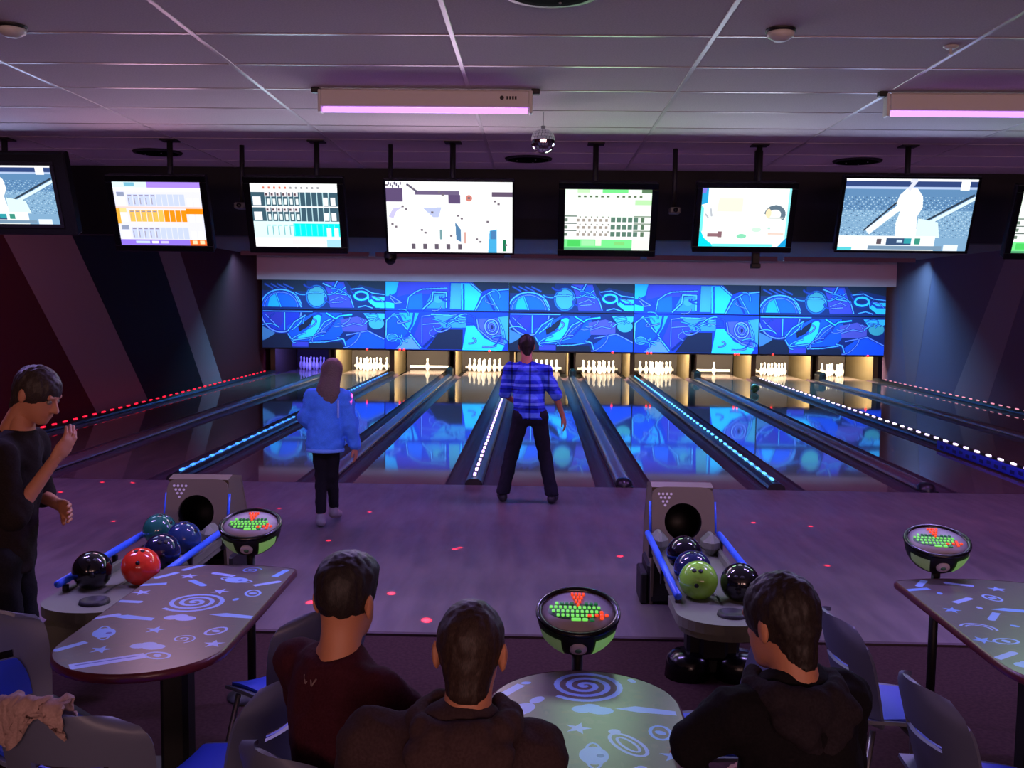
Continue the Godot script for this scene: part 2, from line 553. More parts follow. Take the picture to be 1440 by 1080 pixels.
func build_lanes() -> void:
	var gut := PackedVector2Array([Vector2(-0.1175, -0.002)])
	for i in 11:
		var a := PI + PI * i / 10.0
		gut.append(Vector2(cos(a) * 0.108, sin(a) * 0.088))
	gut.append_array(PackedVector2Array([Vector2(0.1175, -0.002), Vector2(0.1175, -0.125), Vector2(-0.1175, -0.125)]))
	var gm := extrude_mesh(gut, -(PIN - 0.6), -FOUL - 0.005)
	var bed := span(-0.5325, 0.5325, -0.125, 0.0, FOUL + 0.003, PIN - 0.9)
	var deck := span(-0.5325, 0.5325, -0.125, 0.0, PIN - 0.9, DECK_END)
	for j in 10:
		var o := thing("bowling_lane", "glossy bowling lane with gutters, the %s from the red-lit striped wall" % ORD[j], "lane", Vector3(lane_x(j), 0, 0), 0.0, "bowling lanes")
		part(o, "lane_bed", bed, M.lane)
		part(o, "pin_deck", deck, M.deck)
		for s in [-1.0, 1.0]:
			part(o, "gutter", gm, M.gutter, Transform3D(Basis.IDENTITY, Vector3(0.65 * s, 0, 0)))
	# cappings between the lanes: the even ones carry lights, the odd ones hide the ball track
	var leds := {0: [Color(1.0, 0.10, 0.22), "red"], 2: [Color(0.25, 0.55, 1.0), "blue"], 4: [Color(0.85, 0.72, 1.0), "lilac white"], 6: [Color(0.35, 0.7, 1.0), "cyan blue"], 8: [Color(0.95, 0.85, 1.0), "white"], 10: [Color(1.0, 0.62, 0.72), "pinkish"]}
	var prof := PackedVector2Array([Vector2(-0.1, -0.125), Vector2(-0.1, 0.02), Vector2(-0.085, 0.05), Vector2(-0.04, 0.075), Vector2(0.04, 0.075), Vector2(0.085, 0.05), Vector2(0.1, 0.02), Vector2(0.1, -0.125)])
	var cap := extrude_mesh(prof, -(PIN - 1.0), -FOUL - 0.004)
	var dome := PackedVector2Array([Vector2(-0.1, -0.125)])
	for i in 13:
		var a := PI - PI * i / 12.0
		dome.append(Vector2(cos(a) * 0.088, 0.012 + sin(a) * 0.075))
	dome.append(Vector2(0.1, -0.125))
	var st0 := st_new(true)
	for i in range(1, 13):
		var a := dome[i]
		var b := dome[i + 1]
		quad(st0, Vector3(a.x, a.y, -(PIN - 1.4)), Vector3(b.x, b.y, -(PIN - 1.4)), Vector3(b.x, b.y, -FOUL - 0.1), Vector3(a.x, a.y, -FOUL - 0.1))
	var dome_mesh := fin(st0)
	var flat_cap := extrude_mesh(PackedVector2Array([Vector2(-0.1, -0.125), Vector2(-0.1, 0.012), Vector2(0.1, 0.012), Vector2(0.1, -0.125)]), -(PIN - 1.0), -FOUL - 0.004)
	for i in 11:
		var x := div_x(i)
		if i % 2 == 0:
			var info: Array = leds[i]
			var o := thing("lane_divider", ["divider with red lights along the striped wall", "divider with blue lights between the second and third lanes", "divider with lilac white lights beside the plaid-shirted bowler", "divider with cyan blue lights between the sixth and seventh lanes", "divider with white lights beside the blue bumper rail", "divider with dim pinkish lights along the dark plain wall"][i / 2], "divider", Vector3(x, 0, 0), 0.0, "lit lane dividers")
			part(o, "capping", cap, M.capping)
			var e: float = [1.8, 2.4, 3.5, 2.6, 3.0, 1.1][i / 2]
			var st := st_new()
			var n := 48
			for k in n:
				var d := FOUL + 0.25 + k * 0.36
				if d > PIN - 1.6:
					break
				bx(st, Vector3(0, 0.086, -d), Vector3(0.03, 0.022, 0.11))
			var strip := part(o, "led_strip", fin(st), glow(info[0], e))
			strip.set_meta("label", "row of small %s lights" % info[1])
			strip.set_meta("kind", "stuff")
			part(o, "strip_channel", span(-0.028, 0.028, 0.07, 0.0765, FOUL + 0.1, PIN - 1.4), M.black)
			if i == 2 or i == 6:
				part(o, "added_glow_bar", span(-0.012, 0.012, 0.0765, 0.088, FOUL + 0.2, FOUL + (5.5 if i == 2 else 3.0)), glow(info[0], 1.0))  # glowing bar added for the run-together shine of the dots
			area(o, "strip_light", info[0], 0.5 if i == 0 else 0.2, Vector2(0.03, 17.0), Vector3(0, 0.11, -20.0), Vector3(0.25 if i == 0 else 0.0, 1, 0.0))
		else:
			var o := thing("ball_track", "rounded ball track cover between the %s and %s lanes from the red-lit wall" % [ORD[i - 1], ORD[i]], "ball track", Vector3(x, 0, 0), 0.0, "ball track covers")
			part(o, "track_bed", flat_cap, M.capping)
			part(o, "track_cover", dome_mesh, M.track)
			var st := st_new(true)
			var pf := [Vector2(0.0, 0.0)]
			for k in 7:
				pf.append(Vector2(0.088 * cos(PI / 2 * (1.0 - k / 6.0)) + 0.0, 0.0))
			lathe(st, [Vector2(0.1, 0.0), Vector2(0.1, 0.02), Vector2(0.092, 0.055), Vector2(0.065, 0.085), Vector2(0.0, 0.095)], 20, Transform3D(Basis.from_scale(Vector3(1, 1, 1.3)), Vector3(0, 0.0, -FOUL - 0.12)))
			part(o, "track_nose", fin(st), M.capping)
			part(o, "track_hood", box_mesh(Vector3(0.19, 0.3, 0.6), 0.06, Vector3(0, 0.12, -(PIN - 1.6))), M.black)
	# a blue bumper rail raised in one gutter
	var bm := thing("bumper_rail", "blue bumper rail with dark marks raised in the gutter under white lights", "bumper", at(div_x(8) - 0.16, 0, FOUL), 0.0)
	part(bm, "rail", box_mesh(Vector3(0.03, 0.13, 3.7), 0.01, Vector3(0, 0.04, -1.9)), mat(Color(0.16, 0.22, 0.80), 0.45))
	var stm := st_new()
	for k in 16:
		bx(stm, Vector3(-0.0155, 0.05 - 0.02 * (k % 2), -0.25 - k * 0.22), Vector3(0.002, 0.045, 0.12))
	part(bm, "printed_marks", fin(stm), mat(Color(0.09, 0.10, 0.42), 0.5)).set_meta("kind", "stuff")
	# pins
	var pm := lathe_mesh(pin_profile(), 16)
	var standing := {0: range(10), 1: range(10), 2: [4], 3: range(10), 4: range(10), 5: range(10), 6: range(10), 7: [4], 8: range(10), 9: [1, 2, 4, 5, 7, 8, 9]}
	var spots := []
	for r in 4:
		for c in r + 1:
			spots.append(Vector2((c - r / 2.0) * 0.3048, r * 0.264))
	for j in 10:
		for s in standing[j]:
			var q: Vector2 = spots[s]
			var lab := "white bowling pin racked on the %s lane from the red-lit wall" % ORD[j]
			if standing[j].size() == 1:
				lab = "single white pin left standing on the %s lane from the red-lit wall" % ORD[j]
			solo("bowling_pin", lab, "bowling pin", pm, M.pin, Transform3D(Basis.IDENTITY, at(lane_x(j) + q.x, 0, PIN + q.y)), "pins of the %s lane" % ORD[j])
	# pits
	for j in 10:
		var o := thing("pin_pit", "pit behind the pins of the %s lane with curtain and white tail plank" % ORD[j], "pit", at(lane_x(j), 0, PIN), 0.0, "pin pits")
		part(o, "curtain", span(-0.76, 0.76, -0.1, 1.7, 1.55, 1.6), M.curtain)
		part(o, "tail_plank", span(-0.62, 0.62, 0.05, 0.125, 1.16, 1.2, 0.01), M.pin)
		part(o, "pit_carpet", span(-0.76, 0.76, -0.13, -0.11, 1.15, 1.6), M.black)
		if true:
			var pl := thing("pin_light", ("warm tube lamp over the pins of the %s lane from the red-lit wall" if j > 0 else "added violet tube lamp over the pins of the %s lane from the red-lit wall") % ORD[j], "light", at(lane_x(j), 0.98, PIN - 0.95), 0.0, "lamps over the pins")  # the violet lamp of the first lane is added to light its pins
			part(pl, "tube", tube_mesh([Vector3(-0.45, 0, 0), Vector3(0.45, 0, 0)], [0.014], 8), M.warm_tube if j > 0 else M.uv_blue)
			part(pl, "reflector", box_mesh(Vector3(1.6, 0.02, 0.08), 0.004, Vector3(0, 0.03, 0.0)), M.white)
			area(pl, "pin_lamp", Color(1.0, 0.93, 0.80) if j > 0 else Color(0.35, 0.34, 1.0), 22.0 if j > 0 else 5.0, Vector2(0.9, 0.05), Vector3(0, -0.03, -0.03), Vector3(0, -0.75, -1.0))
	for i in 11:
		var o := thing("kickback", ("tan kickback plate beside the pins of the %s lane" if i == 10 else "tan kickback plates in front of the %s lane's pins on its red-lit side") % ORD[mini(i, 9)], "kickback", at(div_x(i), 0, 0), 0.0, "kickback plates")
		if i % 2 == 0:
			part(o, "plate", span(-0.07, 0.07, -0.1, 1.7, PIN - 0.95, DECK_END + 0.45), M.kick)
		else:
			for s in [-1.0, 1.0]:
				part(o, "plate", span(0.08 * s - 0.025, 0.08 * s + 0.025, -0.1, 1.7, PIN - 0.95, DECK_END + 0.45), M.kick)
	# the ball on its way down the eighth lane
	ball(at(5.3, 0.108, 24.1), Color(0.20, 0.34, 0.20), "green bowling ball rolling down the eighth lane from the red-lit wall", "", Vector3(0.3, 0.6, 0.7))

var ball_m: ArrayMesh
var hole_m: ArrayMesh
func ball(pos: Vector3, c: Color, label: String, group: String, look: Vector3, rough := 0.12) -> void:
	if ball_m == null:
		ball_m = ball_mesh(0.108, 40)
		hole_m = lathe_mesh([Vector2(0.0125, -0.004), Vector2(0.0125, 0.0012), Vector2(0.0, 0.0012)], 12)
	var o := thing("bowling_ball", label, "bowling ball", pos, 0.0, group)
	var m := mat(Color.WHITE, rough)
	m.albedo_texture = noise_tex(0.015, c.darkened(0.12), c.lightened(0.05), int(pos.x * 100) + 900, Vector2i(128, 128))
	m.uv1_triplanar = true
	m.uv1_scale = Vector3.ONE * 4.0
	m.clearcoat_enabled = true
	m.clearcoat = 0.6
	m.clearcoat_roughness = 0.1
	part(o, "shell", ball_m, m)
	var n := look.normalized()
	var u := n.cross(Vector3.UP).normalized()
	var w := u.cross(n)
	for k in [[-0.018, 0.012], [0.018, 0.012], [0.0, -0.085]]:
		var dir: Vector3 = (n * 0.108 + u * k[0] + w * k[1]).normalized()
		var side := dir.cross(Vector3(0.31, 0.2, 0.9)).normalized()
		part(o, "finger_hole", hole_m, M.black, Transform3D(Basis(side, dir, side.cross(dir)), dir * 0.1076))

# ------------------------------------------------------------------ painting flat print
class Canvas:
	var im: Image
	var w: int
	var h: int
	var s := Vector2.ONE
	var o := Vector2.ZERO
	func _init(w_: int, h_: int, c: Color, scale := Vector2.ONE, off := Vector2.ZERO) -> void:
		w = w_
		h = h_
		s = scale
		o = off
		im = Image.create(w, h, false, Image.FORMAT_RGB8)
		im.fill(c)
	func tex() -> ImageTexture:
		return ImageTexture.create_from_image(im)
	func poly(pts: Array, c: Color) -> void:
		var q := []
		var y0 := 1e9
		var y1 := -1e9
		for p in pts:
			var v := Vector2((p[0] - o.x) * s.x, (p[1] - o.y) * s.y)
			q.append(v)
			y0 = minf(y0, v.y)
			y1 = maxf(y1, v.y)
		for y in range(maxi(0, floori(y0)), mini(h, ceili(y1) + 1)):
			var yc := y + 0.5
			var xs := []
			for i in q.size():
				var a: Vector2 = q[i]
				var b: Vector2 = q[(i + 1) % q.size()]
				if (a.y <= yc) != (b.y <= yc):
					xs.append(a.x + (yc - a.y) / (b.y - a.y) * (b.x - a.x))
			xs.sort()
			for i in range(0, xs.size() - 1, 2):
				var xa := clampi(roundi(xs[i]), 0, w)
				var xb := clampi(roundi(xs[i + 1]), 0, w)
				if xb > xa:
					im.fill_rect(Rect2i(xa, y, xb - xa, 1), c)
	func rect(x0: float, y0: float, x1: float, y1: float, c: Color) -> void:
		poly([[x0, y0], [x1, y0], [x1, y1], [x0, y1]], c)
	var under := Color(0, 0, 0, 0)      # a darker border painted under each line
	func line(pts: Array, width: float, c: Color) -> void:
		if under.a > 0.0:
			var u := under
			under = Color(0, 0, 0, 0)
			line(pts, width * 2.4, u)
			under = u
		for i in pts.size() - 1:
			var a := Vector2(pts[i][0], pts[i][1])
			var b := Vector2(pts[i + 1][0], pts[i + 1][1])
			var n := (b - a).normalized().orthogonal() * width * 0.5
			var t := (b - a).normalized() * width * 0.25
			var q := [a + n - t, b + n + t, b - n + t, a - n - t]
			poly([[q[0].x, q[0].y], [q[1].x, q[1].y], [q[2].x, q[2].y], [q[3].x, q[3].y]], c)
	func oval(cx: float, cy: float, rx: float, ry: float, a0: float, a1: float, turn := 0.0) -> Array:
		var out := []
		for i in 25:
			var a := lerpf(a0, a1, i / 24.0)
			var v := Vector2(cos(a) * rx, sin(a) * ry).rotated(turn)
			out.append([cx + v.x, cy + v.y])
		return out
	func disc(cx: float, cy: float, rx: float, ry: float, c: Color, turn := 0.0) -> void:
		poly(oval(cx, cy, rx, ry, 0, TAU, turn), c)
	func ring(cx: float, cy: float, rx: float, ry: float, width: float, c: Color, turn := 0.0, a0 := 0.0, a1 := TAU) -> void:
		line(oval(cx, cy, rx, ry, a0, a1, turn), width, c)

func rgb8(r: int, g: int, b: int) -> Color:
	return Color(r / 255.0, g / 255.0, b / 255.0)

# ------------------------------------------------------------------ masking units with their murals
func mural_a() -> ImageTexture:
	var c := Canvas.new(640, 352, rgb8(18, 26, 100), Vector2(640.0 / 1365, 352.0 / 740), Vector2(60, 20))
	c.under = rgb8(16, 30, 130)
	var lt := rgb8(120, 190, 255)
	var li := rgb8(150, 150, 255)
	var cy := rgb8(70, 205, 255)
	var bl := rgb8(20, 95, 235)
	var dk := rgb8(24, 12, 52)
	var pu := rgb8(88, 62, 190)
	var te := rgb8(90, 165, 175)
	c.poly([[60, 20], [560, 20], [560, 140], [60, 130]], dk)
	for k in 4:
		c.line([[90 + k * 70, 60], [180 + k * 75, 110]], 10, rgb8(60, 90, 190))
	c.poly(c.oval(270, 312, 225, 190, PI, TAU), bl)
	c.poly([[120, 312], [150, 200], [215, 165], [270, 312]], rgb8(45, 175, 255))
	c.ring(270, 312, 225, 190, 14, lt, 0, PI, TAU)
	c.ring(270, 312, 185, 160, 8, li, 0, PI, TAU)
	c.line([[270, 312], [215, 165]], 9, cy)
	c.line([[490, 300], [430, 190]], 9, lt)
	c.poly([[740, 30], [970, 30], [1070, 315], [820, 315], [790, 150]], pu)
	c.poly([[840, 40], [960, 50], [990, 160], [840, 145]], rgb8(25, 80, 225))
	c.line([[740, 50], [860, 100], [900, 20]], 14, lt)
	c.line([[830, 150], [1040, 180], [1080, 310]], 10, lt)
	c.line([[840, 260], [960, 250]], 10, li)
	c.line([[820, 240], [930, 195], [1000, 230]], 8, li)
	c.poly(c.oval(668, 195, 105, 115, 0, TAU), te)
	c.ring(668, 195, 112, 122, 10, rgb8(40, 120, 190))
	c.poly([[1000, 20], [1425, 20], [1425, 120], [1280, 90], [1150, 60], [1070, 110]], dk)
	c.line([[1060, 110], [1180, 95], [1290, 150], [1425, 165]], 9, lt)
	c.ring(1165, 180, 75, 45, 22, cy)
	c.poly([[1240, 190], [1425, 190], [1425, 315], [1330, 312], [1250, 250]], cy)
	c.line([[1270, 200], [1330, 240], [1425, 240]], 9, rgb8(20, 60, 190))
	c.line([[1130, 310], [1210, 290], [1290, 315]], 9, lt)
	# lower half
	c.poly(c.oval(270, 345, 225, 240, 0, PI), rgb8(46, 48, 185))
	c.poly([[90, 360], [290, 360], [290, 480], [240, 540]], rgb8(70, 44, 165))
	c.ring(270, 345, 225, 240, 14, li, 0, 0, PI)
	c.line([[310, 345], [310, 560]], 10, lt)
	c.line([[70, 352], [620, 352]], 10, lt)
	c.line([[95, 390], [250, 540]], 9, li)
	c.poly([[60, 520], [200, 590], [180, 640], [60, 680]], rgb8(95, 125, 175))
	c.poly([[60, 690], [210, 600], [330, 605], [400, 680], [400, 762], [60, 762]], dk)
	c.poly([[330, 520], [640, 365], [950, 365], [1000, 520], [900, 660], [380, 690]], rgb8(26, 82, 225))
	c.poly([[460, 520], [640, 385], [640, 440], [560, 530], [470, 580]], dk)
	c.poly([[640, 385], [720, 385], [700, 520], [620, 640], [440, 670], [480, 610], [590, 540]], cy)
	c.line([[345, 570], [420, 470], [540, 395]], 12, lt)
	c.line([[345, 600], [390, 675], [640, 640], [750, 470], [830, 430]], 11, lt)
	c.line([[690, 600], [760, 520], [860, 440], [940, 380]], 9, li)
	c.line([[730, 620], [840, 500], [900, 400]], 9, rgb8(40, 50, 170))
	c.line([[780, 370], [880, 430], [920, 400], [1060, 380]], 14, cy)
	c.poly([[930, 440], [1120, 400], [1230, 440], [1230, 570], [960, 570]], rgb8(112, 78, 178))
	c.line([[950, 520], [1080, 480], [1180, 500]], 9, li)
	c.poly([[1190, 365], [1425, 365], [1425, 420], [1290, 500]], rgb8(80, 190, 255))
	c.disc(1335, 475, 85, 65, te)
	c.poly([[980, 690], [1110, 600], [1240, 570], [1425, 650], [1425, 755], [1010, 755]], rgb8(26, 80, 232))
	c.line([[900, 640], [970, 660], [1000, 750]], 12, lt)
	c.line([[1000, 610], [1240, 560], [1420, 650]], 10, li)
	c.poly([[580, 700], [940, 690], [980, 762], [580, 762]], dk)
	c.line([[590, 696], [760, 690], [930, 660]], 9, lt)
	c.poly([[390, 690], [575, 690], [575, 745], [390, 745]], pu)
	mural_strokes(c, 21, 60, 20)
	return c.tex()

func mural_b() -> ImageTexture:
	var c := Canvas.new(640, 352, rgb8(28, 56, 200), Vector2(640.0 / 1365, 352.0 / 740), Vector2(15, 30))
	c.under = rgb8(16, 34, 140)
	var lt := rgb8(120, 190, 255)
	var li := rgb8(150, 150, 255)
	var cy := rgb8(60, 205, 255)
	var bl := rgb8(20, 98, 232)
	var dk := rgb8(30, 14, 58)
	var pu := rgb8(78, 58, 198)
	var te := rgb8(92, 160, 188)
	c.poly([[15, 30], [160, 30], [130, 150], [60, 190], [15, 190]], rgb8(50, 185, 250))
	c.poly([[160, 30], [730, 30], [710, 150], [250, 170], [140, 200]], pu)
	c.line([[60, 180], [190, 260], [120, 270], [70, 210]], 11, li)
	c.poly([[15, 250], [110, 270], [110, 325], [15, 325]], cy)
	c.poly([[240, 330], [280, 190], [420, 150], [430, 330]], bl)
	c.line([[250, 320], [270, 200], [350, 140], [420, 110], [700, 95]], 10, lt)
	c.poly([[530, 140], [700, 140], [680, 320], [440, 320]], rgb8(66, 140, 200))
	c.line([[430, 330], [530, 230], [540, 140], [690, 145], [690, 310]], 14, lt)
	c.disc(600, 220, 50, 40, te)
	c.poly([[740, 40], [850, 40], [850, 325], [730, 325]], te)
	c.poly([[850, 40], [970, 40], [1080, 140], [1000, 335], [860, 335]], cy)
	c.line([[880, 50], [885, 330]], 8, rgb8(30, 110, 220))
	c.poly([[980, 30], [1380, 30], [1380, 95], [1180, 95], [1080, 130]], dk)
	c.line([[960, 40], [1080, 140]], 12, lt)
	c.poly([[1010, 340], [1080, 190], [1200, 110], [1380, 95], [1380, 340]], bl)
	c.line([[1015, 335], [1090, 190], [1200, 120], [1380, 100]], 12, lt)
	c.line([[1130, 170], [1220, 330]], 10, rgb8(20, 40, 150))
	c.line([[1170, 160], [1270, 335]], 9, lt)
	# lower half
	c.poly([[20, 430], [150, 375], [270, 570], [160, 700], [20, 650]], rgb8(22, 78, 226))
	c.line([[20, 640], [25, 450], [110, 375], [230, 520], [290, 580]], 12, lt)
	c.disc(90, 640, 60, 40, rgb8(60, 130, 240))
	c.ring(90, 640, 60, 40, 9, lt)
	c.poly([[165, 365], [385, 365], [330, 500], [280, 575]], rgb8(56, 170, 250))
	c.line([[330, 370], [310, 490], [270, 560]], 9, rgb8(20, 60, 190))
	c.poly([[130, 765], [290, 610], [405, 765]], rgb8(140, 150, 190))
	c.line([[290, 600], [410, 750]], 12, lt)
	c.poly([[410, 420], [660, 400], [650, 540], [430, 740], [330, 620]], pu)
	c.line([[420, 700], [420, 400], [560, 380], [800, 380]], 9, li)
	c.line([[430, 490], [640, 470]], 9, li)
	c.line([[440, 740], [620, 570]], 14, rgb8(20, 28, 110))
	c.poly([[520, 365], [910, 395], [910, 520], [660, 525]], rgb8(84, 146, 200))
	c.line([[520, 380], [720, 385], [900, 410]], 10, lt)
	c.line([[690, 450], [910, 450]], 9, li)
	c.poly([[640, 540], [875, 540], [875, 765], [470, 765]], dk)
	c.poly([[915, 500], [1000, 495], [1120, 640], [1340, 715], [1310, 770], [870, 770]], rgb8(70, 205, 255))
	c.poly([[1030, 420], [1260, 410], [1350, 690], [1180, 650], [1050, 560]], rgb8(108, 88, 200))
	c.ring(1195, 510, 75, 85, 12, rgb8(180, 170, 255), -0.3)
	c.ring(1195, 510, 40, 52, 10, li, -0.3)
	c.disc(1198, 512, 15, 26, rgb8(26, 16, 90))
	c.line([[1030, 430], [1050, 540], [1200, 660], [1340, 700]], 12, li)
	c.poly([[1265, 400], [1380, 385], [1380, 690], [1330, 690], [1290, 520]], te)
	c.line([[1270, 420], [1330, 560], [1345, 690]], 9, lt)
	c.line([[910, 370], [1000, 400], [1010, 480], [920, 470]], 10, rgb8(60, 60, 190))
	mural_strokes(c, 34, 15, 30)
	return c.tex()

func mural_strokes(c: Canvas, sd: int, x0: float, y0: float) -> void:
	# loose curved brush strokes over the shapes
	var rng := RandomNumberGenerator.new()
	rng.seed = sd
	for i in 26:
		var cx := x0 + rng.randf_range(60, 1300)
		var cy := y0 + rng.randf_range(40, 700)
		if absf(cy - y0 - 318) < 60:
			cy += 110.0
		var a0 := rng.randf_range(0, TAU)
		var col: Color = [rgb8(120, 200, 255), rgb8(150, 150, 255), rgb8(80, 170, 255), rgb8(40, 60, 180)][i % 4]
		c.ring(cx, cy, rng.randf_range(50, 170), rng.randf_range(25, 80), rng.randf_range(6, 10), col, rng.randf_range(-0.9, 0.4), a0, a0 + rng.randf_range(1.0, 2.6))

func print_quad(w: float, h: float, v0: float, v1: float, th: float) -> ArrayMesh:
	var st := st_new()
	var a := Vector3(-w / 2, h / 2, th)
	var b := Vector3(w / 2, h / 2, th)
	var c := Vector3(w / 2, -h / 2, th)
	var d := Vector3(-w / 2, -h / 2, th)
	var uv := [Vector2(0, v0), Vector2(1, v0), Vector2(1, v1), Vector2(0, v1)]
	var p := [a, b, c, d]
	for k in [0, 1, 2, 0, 2, 3]:
		st.set_uv(uv[k])
		st.add_vertex(p[k])
	st.set_uv(Vector2(0.002, v0))
	var bk := Vector3(0, 0, -th)
	dquad(st, a + bk, b + bk, c + bk, d + bk, Vector3(0, 0, -1))
	dquad(st, a, b, b + bk, a + bk, Vector3.UP)
	dquad(st, c, d, d + bk, c + bk, Vector3.DOWN)
	dquad(st, a, d, d + bk, a + bk, Vector3.LEFT)
	dquad(st, b, c, c + bk, b + bk, Vector3.RIGHT)
	return fin(st)

func build_masks() -> void:
	var ta := mural_a()
	var tb := mural_b()
	var ms := []
	for t in [ta, tb]:
		var m := mat(Color.WHITE, 0.6)
		m.albedo_texture = t
		m.texture_repeat = false
		ms.append(m)
	var w := 2 * PITCH
	var up := print_quad(w - 0.03, 0.80, 0.0, 0.43, 0.03)
	var lo := print_quad(w - 0.03, 1.06, 0.43, 1.0, 0.03)
	var lamps := [-4.75, -3.82, -3.70, -1.31, -0.38, 2.13, 3.10, 3.20, 5.53, 5.63, 6.58, 9.19]
	var dot := ball_mesh(0.03, 10)
	for k in 5:
		var cx := (div_x(2 * k) + div_x(2 * k + 2)) / 2 - 0.07
		var lab: String = ["blue mural panel touching the red-lit wall's corner", "blue mural panel above the third and fourth lanes", "blue mural panel behind the plaid-shirted bowler's head", "blue mural panel above the seventh and eighth lanes", "blue mural panel above the ninth and tenth lanes"][k]
		var o := thing("masking_unit", lab, "mural panel", at(cx, 0, MASK), 0.0, "mural panels above the pins")
		part(o, "backing", box_mesh(Vector3(w - 0.004, 1.95, 0.05), 0.0, Vector3(0, 1.695, -0.03)), M.black)
		part(o, "upper_mural", up, ms[k % 2], Transform3D(Basis.IDENTITY, Vector3(0, 2.245, 0.0)))
		part(o, "lower_mural", lo, ms[k % 2], Transform3D(Basis.IDENTITY, Vector3(0, 1.29, 0.0)))
		for x in lamps:
			if absf(x - cx) > w / 2:
				continue
			part(o, "indicator_lamp", dot, M.red_lamp, Transform3D(Basis.IDENTITY, Vector3(x - cx, 0.745, 0.03)))

